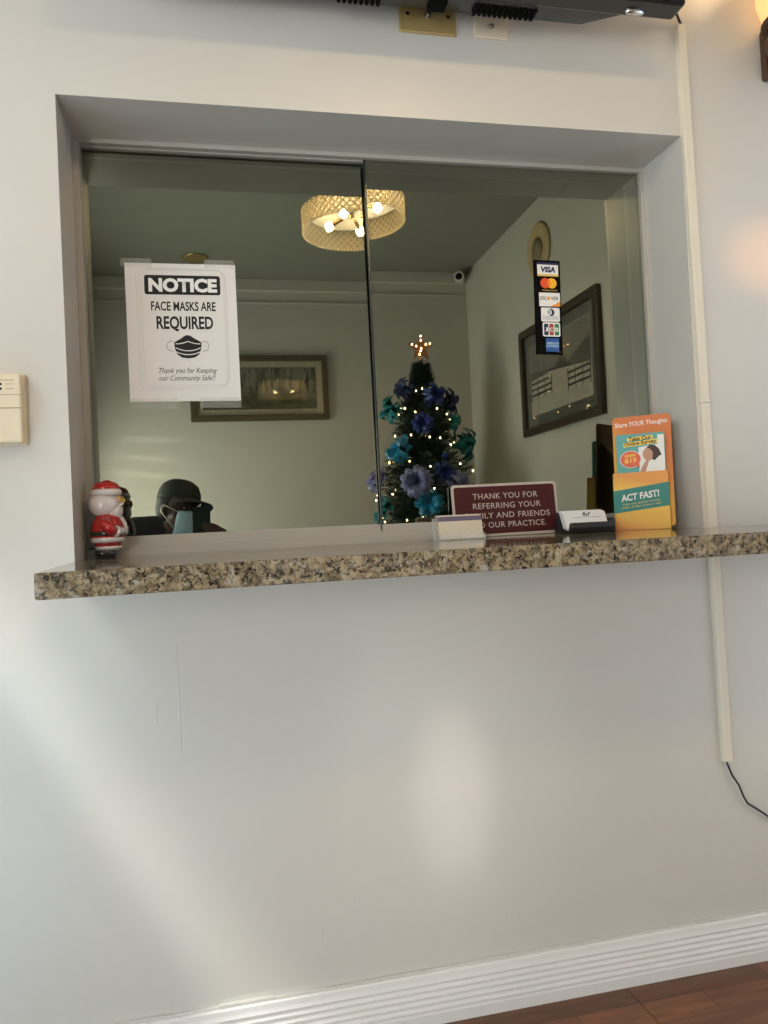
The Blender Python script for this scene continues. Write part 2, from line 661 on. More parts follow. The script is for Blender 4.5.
# ------------------------------------------------------------------ setting: shell of the waiting room
OX0, OX1, OZ0, OZ1 = -.2452, .9994, .865, 1.7407     # opening in the front wall
DZ1_R = 2.06
WT = .24                                               # wall thickness


def ztop(y):
    """top of the granite counter, which rises very slightly toward the window"""
    return .9038 + (y + .288) * .0175


b = MB()
b.box((XL - .1, 0, 0), (OX0, WT, H))
b.box((OX1, 0, 0), (XR + .1, WT, H))
b.box((OX0, 0, OZ1), (OX1, WT, H))
b.box((OX0, 0, 0), (OX1, WT, OZ0))
wall_front = struct(b.build('wall_front', 'wall'))
# small runs of dried paint on the front wall
for x, z, ln in ((-.079, .65, .20), (-.118, .632, .035), (.160, .194, .025), (.223, .249, .012), (.528, .193, .014), (.548, .177, .018), (.579, .180, .012), (.540, .221, .012),
                 (.974, .27, .008), (.970, .36, .018), (.47, .492, .010), (.52, .18, .010)):
    bb = MB()
    bb.ball((x, 0, z), .0017, (.8, .35, ln / .0034), 8, 6)
    bb.build('paint_drip', 'wall', wall_front, True)

b = MB()
EY0, EY1 = -1.08, -.12
b.box((XR, YB - .1, 0), (XR + .1, EY0, H))
b.box((XR, EY0, DZ1_R), (XR + .1, EY1, H))
b.box((XR, EY1, 0), (XR + .1, 0, H))
wall_right = struct(b.build('wall_right', 'wall_room'))
b = MB()
b.box((XL - .1, YB - .1, 0), (XR + .1, YB, H))
wall_back = struct(b.build('wall_back', 'wall_room'))
# left wall with a high window and a glass door added to let in low light
WY0, WY1, WZ0, WZ1 = -1.75, -.12, 1.43, 2.12
DY0, DY1, DZ1 = -2.90, -1.94, 2.06
b = MB()
b.box((XL - .08, YB, 0), (XL, DY0, H))
b.box((XL - .08, DY0, DZ1), (XL, DY1, H))
b.box((XL - .08, DY1, 0), (XL, WY0, H))
LZ0, LZ1 = .08, .72                              # low window beneath the high one, added for low light
b.box((XL - .08, WY0, LZ1), (XL, 0, WZ0))
b.box((XL - .08, WY0, 0), (XL, 0, LZ0))
b.box((XL - .08, WY1, LZ0), (XL, 0, LZ1))
b.box((XL - .08, WY0, WZ1), (XL, 0, H))
b.box((XL - .08, WY1, WZ0), (XL, 0, WZ1))
wall_left = struct(b.build('wall_left', 'wall_room'))
b = MB()
b.box((XL - .06, DY0, 0), (XL - .02, DY0 + .05, DZ1))
b.box((XL - .06, DY1 - .05, 0), (XL - .02, DY1, DZ1))
b.box((XL - .06, DY0 + .05, DZ1 - .06), (XL - .02, DY1 - .05, DZ1))
b.box((XL - .06, DY0 + .05, 0), (XL - .02, DY1 - .05, .10))
d1 = struct(b.build('added_door_1', 'silver'))  # added door, put in to light the lower wall
b = MB()
b.box((XL - .043, DY0 + .05, .10), (XL - .037, DY1 - .05, DZ1 - .06))
b.build('glass_pane', 'win_glass', d1)
b = MB()
b.tube([(XL - .02, DY0 + .09, .95), (XL + .02, DY0 + .09, .97), (XL + .02, DY0 + .09, 1.18), (XL - .02, DY0 + .09, 1.20)], .010, 10)
b.build('door_handle', 'silver', d1)
b = MB()
b.box((XL - .1, YB - .1, H), (XR + .1, WT, H + .1))
struct(b.build('ceiling', 'ceiling'))
# windows of the left wall, the low one added to let in light
t = .035
for nm, z0, z1 in (('window_2', WZ0, WZ1), ('added_window_3', LZ0, LZ1)):
    b = MB()
    b.box((XL - .06, WY0, z0), (XL - .02, WY1, z0 + t))
    b.box((XL - .06, WY0, z1 - t), (XL - .02, WY1, z1))
    b.box((XL - .06, WY0, z0), (XL - .02, WY0 + t, z1))
    b.box((XL - .06, WY1 - t, z0), (XL - .02, WY1, z1))
    b.box((XL - .06, -.95, z0), (XL - .02, -.91, z1))
    w2 = struct(b.build(nm, 'trim'))
    for y0, y1 in ((WY0 + t, -.95), (-.91, WY1 - t)):
        b = MB()
        b.box((XL - .042, y0, z0 + t), (XL - .038, y1, z1 - t))
        b.build('glass_pane', 'win_glass', w2)
# glass door added in the right wall, unseen, to bring in warm light
b = MB()
b.box((XR + .02, EY0, 0), (XR + .06, EY0 + .05, DZ1_R))
b.box((XR + .02, EY1 - .05, 0), (XR + .06, EY1, DZ1_R))
b.box((XR + .02, EY0 + .05, DZ1_R - .06), (XR + .06, EY1 - .05, DZ1_R))
b.box((XR + .02, EY0 + .05, 0), (XR + .06, EY1 - .05, .10))
d2 = struct(b.build('added_door_2', 'silver'))
b = MB()
b.box((XR + .037, EY0 + .05, .10), (XR + .043, EY1 - .05, DZ1_R - .06))
b.build('glass_pane', 'win_glass', d2)
b = MB()
b.tube([(XR + .02, EY0 + .09, .95), (XR - .02, EY0 + .09, .97), (XR - .02, EY0 + .09, 1.18), (XR + .02, EY0 + .09, 1.20)], .010, 10)
b.build('door_handle', 'silver', d2)
# awning added outside, unseen, to cut the sun above its band
b = MB()
b.prism([(XL - .08, 2.14), (XL - .08, 2.18), (XL - .26, 2.14), (XL - .26, 2.10)], -2.6, .3, axis='y')
tag(b.build('sunblocker', 'dark_plastic'), 'dark flat awning added outside to cut the sun of the high window', 'sunblocker')

# floor: slab and laminate planks
b = MB()
b.box((XL - .1, YB - .1, -.06), (XR + .1, WT, -.012))
floor = struct(b.build('floor', 'black'))
PW, PL = .19, 1.20
row = 0
y = -.001
while y > YB:
    y2 = max(y - PW, YB)
    off = .76 if row == 0 else .76 - (row * .43) % PL
    x = off - 3 * PL
    while x < XR:
        xa, xb = max(x, XL), min(x + PL, XR)
        if xb - xa > .02:
            bb = MB()
            bb.box((xa - x - PL / 2 + .0006, y2 - y + .0006, -.012), (xb - x - PL / 2 - .0006, -.0006, 0), bev=.0006, seg=1)
            o = bb.build('plank', 'plank', floor)
            o.location = (x + PL / 2, y, 0)
        x += PL
    y = y2
    row += 1

# fluted baseboard of the front wall
BT = .0973
prof = [(0, 0), (-.014, 0), (-.0145, .021)]
z = .021
for k in range(5):
    prof += [(-.0125, z + .0012), (-.0108, z + .0030), (-.0125, z + .0048), (-.0150, z + .0062), (-.0155, z + .0095), (-.0145, z + .0118)]
    z += .0122
prof += [(-.0135, .0855), (-.0128, .0945), (-.0110, BT - .001), (0, BT)]
b = MB()
b.prism(prof, XL, XR, axis='x')
bbd = struct(b.build('baseboard_front', 'trim'))
b = MB()                                                # bead of wall paint run onto the top edge
for k in range(26):
    x0 = XL + k * .096
    w_ = .0035 + .003 * rnd.random()
    b.box((x0, -w_ - .003, BT - .001), (x0 + .097, 0, BT + .003 + .003 * rnd.random()), bev=.001, seg=1)
b.build('paint_edge', 'wall', bbd)
for nm, a, c in (('baseboard_back', (XL, YB, 0), (XR, YB + .014, .095)), ('baseboard_left', (XL, DY1, 0), (XL + .014, -.02, .078)), ('baseboard_right', (XR - .014, YB + .02, 0), (XR, EY0, .095))):
    b = MB()
    b.box(a, c, bev=.003)
    struct(b.build(nm, 'trim'))
# narrow ledge where the wall meets the ceiling
b = MB()
b.box((XL, YB, H - .075), (XR, YB + .03, H), bev=.004)
b.box((XL, YB, H - .150), (XR, YB + .008, H - .140), bev=.002)
struct(b.build('trim_1', 'wall_room'))

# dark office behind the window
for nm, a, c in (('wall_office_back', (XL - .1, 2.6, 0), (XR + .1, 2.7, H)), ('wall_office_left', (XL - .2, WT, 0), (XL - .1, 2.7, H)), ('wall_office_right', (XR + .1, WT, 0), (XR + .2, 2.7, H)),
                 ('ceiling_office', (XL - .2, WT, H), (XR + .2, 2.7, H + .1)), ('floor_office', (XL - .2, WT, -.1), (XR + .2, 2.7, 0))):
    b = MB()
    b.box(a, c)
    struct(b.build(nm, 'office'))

# ------------------------------------------------------------------ window_1: sliding reception window
w1 = MB()
w1.box((OX0, .150, 1.7315), (OX1, .215, OZ1), bev=.0012)                       # header
w1.box((OX0, .1655, 1.7295), (OX1, .1715, 1.7320))
frame = struct(w1.build('window_1', 'frame'))
b = MB()
b.box((OX0, .150, .905), (OX0 + .0135, .215, 1.7315), bev=.0012)
b.build('side_track', 'frame', frame)
b = MB()
b.box((OX1 - .009, .150, .905), (OX1, .215, 1.7315), bev=.0012)
b.build('side_track', 'frame', frame)
b = MB()
b.box((OX0, .146, .905), (OX1, .215, .926), bev=.001)
b.box((OX0, .150, .926), (.345, .1545, .9325), bev=.001)
b.box((OX0, .205, .926), (OX1, .215, .938), bev=.001)
b.build('sill_track', 'frame', frame)

LP = Matrix.Translation((0, .1735, .938)) @ Matrix.Rotation(-.0080, 4, 'X')      # left pane leans back a trifle


def pane(x0, x1, h, mx, edge_side, rail):
    bb = MB()
    bb.box((x0, 0, 0), (x1, .005, h))
    o = bb.build('glass_pane', 'glass', frame)
    o.data.materials.append(M['glass_edge'])
    o.data.materials.append(M['win_glass'])
    for p in o.data.polygons:
        if abs(p.normal.y) < .5:
            p.material_index = 1
        elif p.normal.y > 0:
            p.material_index = 2
    o.matrix_world = mx
    e = MB()
    if edge_side:
        e.box((edge_side - .002, -.0006, 0), (edge_side + .002, .0055, h), bev=.0006)
        e.build('pane_edge', 'glass_edge', frame).matrix_world = mx
    e = MB()
    e.box((x0, -.006, -.012), (x1, .011, rail), bev=.001)
    e.build('pane_rail', 'frame', frame).matrix_world = mx
    return o


pane(OX0 + .010, .356, .796, LP, 0, .012)
pane(.3445, OX1 - .008, .797, Matrix.Translation((0, .161, .937)), .3445, .012)

# ------------------------------------------------------------------ granite counter
b = MB()
cx0, cx1, yf = -.2510, 1.62, -.288
vs = b.box((cx0, yf, -.038), (cx1, 0, 0))
b2 = b.box((OX0, 0, -.038), (OX1, .146, 0))
bmesh.ops.remove_doubles(b.bm, verts=b.bm.verts[:], dist=1e-5)
for v in b.bm.verts:
    v.co.z += ztop(v.co.y)
cnt = b.build('granite_counter', 'granite')
cnt.modifiers.new('edge', 'BEVEL').width = .0025
cnt.modifiers['edge'].segments = 2
cnt.modifiers['edge'].limit_method = 'ANGLE'
tag(cnt, 'speckled tan and black granite ledge under the reception window', 'counter')

# ------------------------------------------------------------------ notice taped to the left pane
nt_ = thing('notice', 'white paper face mask notice taped to the left glass pane', 'notice')
nt_.matrix_world = LP @ Matrix.Translation((0, -.0012, -.938))
NX0, NX1, NZ0, NZ1 = -.1575, .062, 1.2195, 1.5025
NW, NH = NX1 - NX0, NZ1 - NZ0
b = MB()
b.box((NX0, -.0004, NZ0), (NX1, 0, NZ1))
b.build('sheet', 'paper', nt_)
ny = -.0006


def nx(f):
    return NX0 + f * NW


def nz(f):
    return NZ1 - f * NH


for x0, x1, z0, z1 in ((-.165, -.105, 1.495, 1.512), (.0, .060, 1.495, 1.512), (-.155, -.065, 1.205, 1.226), (-.02, .062, 1.205, 1.226)):
    b = MB()
    b.box((x0, -.0010, z0), (x1, -.0006, z1))
    b.build('tape', 'tape', nt_)
for k, ins in enumerate((0, .022, .044)):
    outline('border_line', rrect(nx(.095 + ins), nz(.915 - ins * .7), nx(.885 + ins * .55), nz(.035 + ins * .25), .018), .0005, ny, 'line_grey', nt_)
flat('banner', rrect(nx(.168), nz(.226), nx(.855), nz(.085), .005), ny, 'ink', nt_)
text('NOTICE', nx(.205), nx(.825), nz(.208), nz(.106), ny - .0004, 'white_print', nt_, bold=.05)
text('FACE MASKS ARE', nx(.22), nx(.805), nz(.344), nz(.276), ny, 'ink', nt_, bold=.022)
text('REQUIRED', nx(.262), nx(.775), nz(.494), nz(.382), ny, 'ink', nt_, bold=.028)
text('Thank you for Keeping', nx(.265), nx(.790), nz(.808), nz(.757), ny, 'ink_grey', nt_, bold=.008, shear=.3)
text('our Community Safe!!', nx(.265), nx(.775), nz(.862), nz(.812), ny, 'ink_grey', nt_, bold=.008, shear=.3)
mk = [(.412, .575), (.44, .56), (.475, .545), (.51, .525), (.535, .519), (.56, .525), (.60, .545), (.635, .56), (.662, .575), (.655, .62), (.635, .66), (.595, .683), (.535, .69), (.478, .683), (.438, .66), (.418, .62)]
flat('mask_symbol', [(nx(u), nz(v)) for u, v in mk], ny, 'ink', nt_)
for v0 in (.583, .612, .640):
    b = MB()
    n_ = 10
    for k in range(n_):
        u0, u1 = .425 + .225 * k / n_, .425 + .225 * (k + 1) / n_
        f = lambda u: v0 + .022 * (1 - ((u - .5375) / .1125) ** 2) - (.04 * (1 - abs(u - .5375) / .1125) if v0 < .59 else 0)
        b.poly([(nx(u0), ny - .0003, nz(f(u0) + .004)), (nx(u1), ny - .0003, nz(f(u1) + .004)), (nx(u1), ny - .0003, nz(f(u1) - .003)), (nx(u0), ny - .0003, nz(f(u0) - .003))])
    b.build('mask_fold', 'paper', nt_)
for uc, sgn in ((.405, -1), (.668, 1)):
    b = MB()
    pts = []
    for k in range(13):
        a = -90 + 180 * k / 12
        pts.append((nx(uc + sgn * (.058 * max(0, math.cos(R(a))) ** .6)), ny - .0001, nz(.600 + .036 * math.sin(R(a)))))
    b.tube(pts, .0005, 5)
    b.build('mask_loop', 'ink_grey', nt_)

# ------------------------------------------------------------------ payment cards sticker on the right pane
st = thing('payment_sticker', 'narrow black sticker of payment card logos on the right glass pane', 'sticker', (.7500, .1608, 1.4180), (0, R(1.1), 0))
SW, SH = .0645, .2135
b = MB()
b.box((-SW / 2, -.0004, -SH / 2), (SW / 2, 0, SH / 2))
b.build('backing', 'slot', st)
sy = -.0006


def sx(p):
    return -SW / 2 + (p - 132) / 248 * SW


def sz(p):
    return SH / 2 - (p - 60) / 915 * SH


def srect(x0, y0, x1, y1):
    return rect(sx(x0), sz(y1), sx(x1), sz(y0))


flat('card_logo', srect(168, 82, 362, 215), sy, 'white_print', st)
flat('logo_band', srect(168, 82, 362, 104), sy - .0003, 'navy', st)
flat('logo_band', srect(168, 197, 362, 215), sy - .0003, 'visa_gold', st)
text('VISA', sx(200), sx(335), sz(178), sz(122), sy - .0005, 'navy', st, bold=.05, shear=.15)
flat('logo_disc', circle(sx(238), sz(283), .0117), sy, 'mc_red', st)
flat('logo_disc', circle(sx(298), sz(283), .0117), sy - .0003, 'mc_orange', st)
lens = []
for k in range(9):
    a = R(-50 + 100 * k / 8)
    lens.append((sx(238) + .0117 * math.cos(a), sz(283) + .0117 * math.sin(a)))
for k in range(9):
    a = R(130 + 100 * k / 8)
    lens.append((sx(298) + .0117 * math.cos(a), sz(283) + .0117 * math.sin(a)))
flat('logo_lens', lens, sy - .0006, 'mc_mid', st)
text('mastercard', sx(206), sx(342), sz(358), sz(341), sy - .0003, 'visa_gold', st)
flat('card_logo', srect(176, 375, 370, 508), sy, 'white_print', st)
flat('logo_wedge', [(sx(280), sz(508)), (sx(370), sz(508)), (sx(370), sz(455))], sy - .0003, 'disc_orange', st)
text('DISC', sx(184), sx(246), sz(447), sz(412), sy - .0003, 'ink', st, bold=.01)
flat('logo_disc', circle(sx(263), sz(430), .0040), sy - .0003, 'disc_orange', st)
text('VER', sx(284), sx(354), sz(447), sz(412), sy - .0003, 'ink', st, bold=.01)
flat('card_logo', [(x_, z_) for x_, z_ in rrect(sx(190), sz(655), sx(362), sz(520), .003)], sy, 'white_print', st)
flat('logo_disc', circle(sx(280), sz(566), .0085), sy - .0003, 'navy', st)
flat('logo_disc', circle(sx(262), sz(566), .0068), sy - .0006, 'white_print', st)
flat('logo_bar', srect(252, 548, 258, 584), sy - .0009, 'ink', st)
flat('logo_bar', srect(266, 548, 272, 584), sy - .0009, 'ink', st)
text('Diners Club', sx(207), sx(347), sz(618), sz(600), sy - .0003, 'ink_grey', st)
text('INTERNATIONAL', sx(207), sx(347), sz(636), sz(624), sy - .0003, 'ink_grey', st)
flat('card_logo', rrect(sx(200), sz(800), sx(362), sz(662), .004), sy, 'white_print', st)
for x0, cc, ch in ((212, 'navy', 'J'), (261, 'red_print', 'C'), (310, 'green_print', 'B')):
    flat('logo_bar', rrect(sx(x0), sz(788), sx(x0 + 40), sz(676), .0028), sy - .0003, cc, st)
    text(ch, sx(x0 + 4), sx(x0 + 36), sz(752), sz(712), sy - .0006, 'white_print', st, bold=.02)
flat('card_logo', srect(225, 815, 347, 945), sy, 'amex', st)
text('AMERICAN', sx(229), sx(343), sz(876), sz(852), sy - .0003, 'amex_light', st, bold=.03)
text('EXPRESS', sx(229), sx(343), sz(904), sz(880), sy - .0003, 'amex_light', st, bold=.03)
flat('fine_print', srect(325, 946, 372, 950), sy, 'ink_grey', st)

# ------------------------------------------------------------------ maroon plaque on the counter
SGX0, SGX1, SGY = .498, .741, .140
zb = ztop(SGY)
sg = thing('counter_sign', 'maroon plaque with engraved white lettering standing on the granite counter', 'sign', (SGX0, SGY, zb), (R(-5), R(-.4), 0))
w_, h_ = SGX1 - SGX0, .1145
b = MB()
b.prism(rrect(0, 0, w_, h_, .007), 0, .0035)
b.build('border', 'sign_edge', sg)
b = MB()
b.prism(rrect(.0055, .0055, w_ - .0055, h_ - .0055, .005), -.0006, .001)
b.build('panel', 'maroon', sg)
b = MB()
b.prism(rrect(.001, .001, w_ - .001, h_ - .001, .006), .0035, .0045)
b.build('backing', 'sign_back', sg)
b = MB()
b.prism([(.004, 0), (.012, 0), (.004, .075)], w_ * .5 - .001, w_ * .5 + .001, axis='x')
b.build('easel', 'sign_back', sg)
for s_, u0, u1, v in (('THANK YOU FOR', .195, .812, .235), ('REFERRING YOUR', .190, .835, .42), ('FAMILY AND FRIENDS', .112, .915, .605), ('TO OUR PRACTICE.', .185, .872, .785)):
    text(s_, u0 * w_, u1 * w_, h_ * (1 - v) - .0062, h_ * (1 - v) + .0062, -.0009, 'sign_text', sg, bold=.004, spacing=1.08)

# ------------------------------------------------------------------ clear holder with cream cards
hx0, hx1, hy = .4385, .5375, .070
hz = ztop(hy)
hd = thing('card_holder', 'clear acrylic card holder in front of the maroon plaque', 'card holder', (hx0, hy, hz), (0, 0, 0))
HW = hx1 - hx0
b = MB()
b.box((0, -.012, 0), (HW, .030, .002), bev=.0006)
b.build('base', 'acrylic', hd)
b = MB()
b.box((0, -.013, 0), (HW, -.011, .012), bev=.0006)
b.build('lip', 'acrylic', hd)
b = MB()
b.box((0, .020, .001), (HW, .022, .050), Matrix.Translation((0, .006, 0)) @ Matrix.Rotation(R(-10), 4, 'X'), bev=.0006)
b.build('back_panel', 'acrylic', hd)
for xx in (-.0005, HW - .0012):
    b = MB()
    b.prism([(-.012, 0), (.030, 0), (.032, .043), (.004, .020)], xx, xx + .0016, axis='x')
    b.build('side_wall', 'acrylic', hd)
for k in range(6):
    cd = thing('appointment_card', 'cream card with a purple band, front one in the clear holder' if k == 0 else 'cream cards stacked behind the front one in the clear holder', 'card',
               (hx0 + .0025 + .0006 * rnd.random(), hy - .0085 + k * .0035, hz + .0025), (R(-11), 0, 0), None if k == 0 else 'cream cards behind the front one in the clear holder')
    b = MB()
    b.box((0, 0, 0), (HW - .0055, .0026, .0465 + .0006 * k), bev=.0003)
    b.build('sheet', 'card', cd)
    b = MB()
    b.box((0, -.0002, .0365), (HW - .0055, 0, .0463))
    b.build('printed_band', 'purple', cd)

# ------------------------------------------------------------------ black business card holder
kx0, kx1, ky = .7255, .826, .075
kz = ztop(ky)
kh = thing('business_card_holder', 'small black moulded card holder beside the orange brochure stand', 'card holder', (kx0, ky, kz))
KW = kx1 - kx0
b = MB()
pr = [(-.020, 0), (.060, 0), (.064, .012), (.050, .046), (.046, .046), (.034, .010), (-.008, .006), (-.014, .021), (-.018, .023), (-.024, .012)]
b.prism(pr, .0, KW, axis='x')
o = b.build('tray', 'black', kh)
mb = o.modifiers.new('edge', 'BEVEL')
mb.width = .002
mb.segments = 2
b = MB()
b.box((KW - .002, -.016, .0), (KW + .006, .062, .030), bev=.004)
b.build('side_wall', 'black', kh)
for k in range(5):
    cd = thing('business_card', 'white business card with black print, front one in the black holder' if k == 0 else 'white cards behind the front one in the black holder', 'card',
               (kx0 + .001, ky - .008 + k * .004, kz + .0075 + k * .001), (R(-27), 0, 0), None if k == 0 else 'white cards behind the front one in the black holder')
    b = MB()
    b.box((-.004, 0, 0), (KW - .006, .0022, .0415), bev=.0003)
    b.build('sheet', 'white_card', cd)
    if k == 0:
        text('fisf', .040, .060, .0315, .0405, -.0003, 'ink', cd, bold=.02, shear=.3)
        flat('printed_rule', rect(.016, .0285, .083, .0292), -.0001, 'ink_grey', cd)

# ------------------------------------------------------------------ orange brochure stand
BW, BH = .120, .243
bs = thing('brochure_stand', 'orange and yellow cardboard survey card stand at the right end of the window', 'brochure stand', (.8465, .098, ztop(.06)), (R(-3), 0, R(-35)))
bs.scale = (1, 1, 1.035)
b = MB()
b.prism(rrect(.006, .006, BW + .008, BH, .009), .022, .0235)
b.build('back_panel', 'bro_back', bs)
b = MB()
b.prism(rrect(.0065, .0065, BW + .0075, BH - .0005, .009), .0236, .0246)
b.build('brown_backing', 'brown_card', bs)
b = MB()
b.prism([(.0, .0), (.0, .002), (.0, .085), (.001, .085), (.001, .003), (.022, .003), (.022, .0)], .006, BW - .002, axis='x')
pk = b.build('pocket', 'bro_pocket', bs)
PZ = .121
b = MB()
b.box((.004, 0, 0), (BW - .001, .0012, PZ))
b.box((.004, .0, 0), (.0052, .022, PZ))
b.box((BW - .0022, .0, 0), (BW - .001, .022, PZ))
b.box((.004, .0, 0), (BW - .001, .022, .0012))
me_old = pk.data
bpy.data.objects.remove(pk)
pk = b.build('pocket', 'bro_pocket', bs)
b = MB()
b.prism([(.0, .035), (.0, .20), (.045, .150), (.085, .120), (.075, .0), (.0, .0)], .030, .034, axis='x', mx=Matrix.Translation((0, .0246, 0)))
b.build('easel_flap', 'brown_card', bs)
flat('green_band', [(.004, .036), (BW - .001, .0485), (BW - .001, .097), (.004, .0835)], -.0004, 'teal', bs)
text('ACT FAST!', .020, .098, .0640, .0785, -.0008, 'white_print', bs, bold=.03, slope=.10)
text('Take our patient survey', .022, .100, .0545, .0600, -.0008, 'visa_gold', bs, slope=.10)
text('within 3 days of your visit', .018, .102, .0475, .0530, -.0008, 'visa_gold', bs, slope=.10)
text('Share YOUR Thoughts', .0115, BW + .001, .2195, .2325, .0214, 'white_print', bs, bold=.012, slope=.03)
# the cards that stand in the pocket
for k in range(4):
    c0 = thing('survey_card', 'teal survey card with a red bubble, front one in the orange stand' if k == 0 else 'survey cards behind the front one in the orange stand', 'card', (0, 0, 0), (0, 0, 0),
               None if k == 0 else 'survey cards behind the front one in the orange stand')
    c0.matrix_world = Matrix.LocRotScale(bs.location, bs.rotation_euler, bs.scale) @ Matrix.Translation((0, .0085 + k * .003, .002))
    b = MB()
    b.prism(rrect(.014, 0, BW - .006, .201 + .0004 * k, .004), 0, .0015)
    b.build('sheet', 'teal_light', c0)
    if k == 0:
        yy = -.0003
        flat('highlight_strip', [(.037, .186), (.091, .1885), (.091, .1965), (.037, .194)], yy, 'yellow', c0)
        flat('highlight_strip', [(.029, .174), (.099, .1785), (.099, .1875), (.029, .183)], yy, 'yellow', c0)
        text('Take Our', .040, .088, .1865, .1955, yy - .0004, 'ink', c0, bold=.025, slope=.04)
        text('Online Survey', .031, .097, .1755, .1855, yy - .0004, 'ink', c0, bold=.025, slope=.06)
        # photo of a smiling woman in white
        flat('photo_wall', [(.060, .114), (.113, .114), (.113, .196), (.100, .196), (.099, .176), (.060, .172)], yy + .0001, 'white_print', c0)
        flat('photo_hair', [(.076, .170), (.084, .176), (.094, .174), (.102, .166), (.107, .152), (.100, .146), (.092, .142), (.080, .150)], yy - .0003, 'hair_print', c0)
        flat('photo_face', [(.070, .164), (.076, .170), (.083, .168), (.089, .160), (.089, .150), (.083, .142), (.077, .141), (.071, .148), (.0675, .155)], yy - .0006, 'skin_print', c0)
        flat('photo_shirt', [(.084, .114), (.113, .114), (.113, .152), (.103, .152), (.092, .142), (.086, .134)], yy - .0006, 'white_print', c0)
        flat('photo_arm', [(.058, .114), (.070, .114), (.076, .128), (.080, .141), (.074, .143), (.067, .132)], yy - .0009, 'skin_print', c0)
        flat('bubble_edge', circle(.0425, .1475, .0225, .0185), yy - .0010, 'white_print', c0)
        flat('bubble', circle(.0425, .1475, .0212, .0172) , yy - .0013, 'red_orange', c0)
        flat('bubble_tail', [(.050, .135), (.060, .138), (.062, .128)], yy - .0012, 'red_orange', c0)
        text('EARN', .031, .053, .1525, .1585, yy - .0017, 'yellow', c0, bold=.02, slope=.10)
        text('$15', .030, .055, .1395, .1500, yy - .0017, 'yellow', c0, bold=.02, slope=.08)

# ------------------------------------------------------------------ santa figurine
sa = thing('santa_figurine', 'small ceramic Santa figurine in red coat beside the left window jamb', 'figurine', (-.201, .098, ztop(.098)), (0, 0, R(14)))
b = MB()
b.ball((-.006, -.010, .0095), .0125, (1.45, .85, .80))
b.ball((-.006, .011, .0095), .0125, (1.45, .85, .80))
b.box((-.022, -.019, 0), (.012, .019, .004), bev=.002)
b.build('boots', 'santa_boot', sa, True)
b = MB()
b.lathe([(.005, .014), (.0215, .015), (.0235, .019), (.0235, .0215), (.021, .024), (.004, .025)], seg=28)
b.build('trouser_trim', 'santa_white', sa, True)
b = MB()
b.lathe([(.004, .022), (.0225, .0225), (.0245, .028), (.024, .031), (.004, .032)], seg=28)
b.build('trousers', 'santa_red', sa, True)
b = MB()
b.lathe([(.004, .029), (.029, .0295), (.0315, .033), (.0315, .037), (.029, .0395), (.004, .040)], seg=32)
b.build('coat_hem', 'santa_white', sa, True)
b = MB()
b.lathe([(.004, .037), (.0295, .038), (.031, .045), (.0305, .054), (.028, .064), (.024, .074), (.018, .082), (.004, .086)], seg=32)
b.build('coat', 'santa_red', sa, True)
b = MB()
b.lathe([(.030, .042), (.0322, .043), (.0322, .050), (.030, .051)], seg=32)
b.build('belt', 'santa_boot', sa, True)
b = MB()
b.tube([(.029, 0, .036), (.0325, 0, .046), (.0322, 0, .056), (.029, 0, .066), (.024, 0, .076)], .0055, 10)
b.build('fur_front', 'santa_white', sa, True)
for zz in (.048, .060):
    b = MB()
    b.ball((.036, -.001, zz), .0028, u=10, v=8)
    b.build('button', 'santa_boot', sa, True)
for s_ in (-1, 1):
    b = MB()
    b.tube([(-.006, s_ * .022, .074), (-.008, s_ * .030, .064), (.0, s_ * .031, .054), (.010, s_ * .027, .050)], [.009, .0105, .0105, .0095], 12)
    b.build('arm', 'santa_red', sa, True)
    b = MB()
    b.tube([(.010, s_ * .027, .050), (.0145, s_ * .0245, .049)], [.0112, .0112], 12)
    b.build('cuff', 'santa_white', sa, True)
    b = MB()
    b.ball((.0205, s_ * .021, .050), .0075, (1.1, 1, 1), 12, 8)
    b.build('mitten', 'santa_white', sa, True)
b = MB()
b.ball((-.004, 0, .102), .0275, (1.06, .98, .92), 24, 16)
b.ball((.008, 0, .090), .021, (1.05, .95, 1.0), 20, 14)
b.ball((.013, 0, .080), .014, (1, .9, 1.1), 18, 12)
b.build('beard_and_hair', 'santa_white', sa, True)
b = MB()
b.ball((.0165, 0, .110), .0145, (.9, 1.05, .85), 18, 12)
b.build('face', 'santa_skin', sa, True)
b = MB()
b.ball((.0305, 0, .108), .0042, u=12, v=8)
b.build('nose', 'santa_gold', sa, True)
for s_ in (-1, 1):
    b = MB()
    b.ball((.0275, s_ * .0055, .1135), .0018, u=8, v=6)
    b.build('eye', 'santa_boot', sa, True)
    b = MB()
    b.tube([(.029, 0, .1035), (.027, s_ * .006, .1025), (.022, s_ * .013, .099)], [.003, .0038, .0015], 8)
    b.build('moustache', 'santa_white', sa, True)
    b = MB()
    pts = [(.0295 + .0012 * math.cos(R(q)), s_ * .0065 + .0045 * math.cos(R(q)), .112 + .0042 * math.sin(R(q))) for q in range(0, 361, 30)]
    b.tube(pts, .0007, 6)
    b.build('spectacles', 'santa_gold', sa, True)
b = MB()
b.lathe([(.003, .117), (.0265, .118), (.0285, .122), (.0285, .126), (.0262, .130), (.003, .131)], seg=30)
b.build('hat_band', 'santa_white', sa, True)
b = MB()
b.lathe([(.003, .127), (.0258, .128), (.0252, .134), (.021, .141), (.013, .1445), (.003, .1455)], seg=28, mx=None)
b.ball((.004, .014, .137), .0135, (1, 1, .9), 16, 10)
b.build('hat', 'santa_red', sa, True)
b = MB()
b.ball((-.004, .028, .127), .0085, u=14, v=10)
b.build('pompom', 'santa_white', sa, True)
b = MB()
b.ball((-.004, .020, .062), .021, (1.0, .62, 1.25), 18, 14)
b.ball((-.002, .027, .092), .013, (1, .9, 1.3), 14, 10)
b.ball((.0, .025, .112), .009, (1, .9, 1.2), 12, 8)
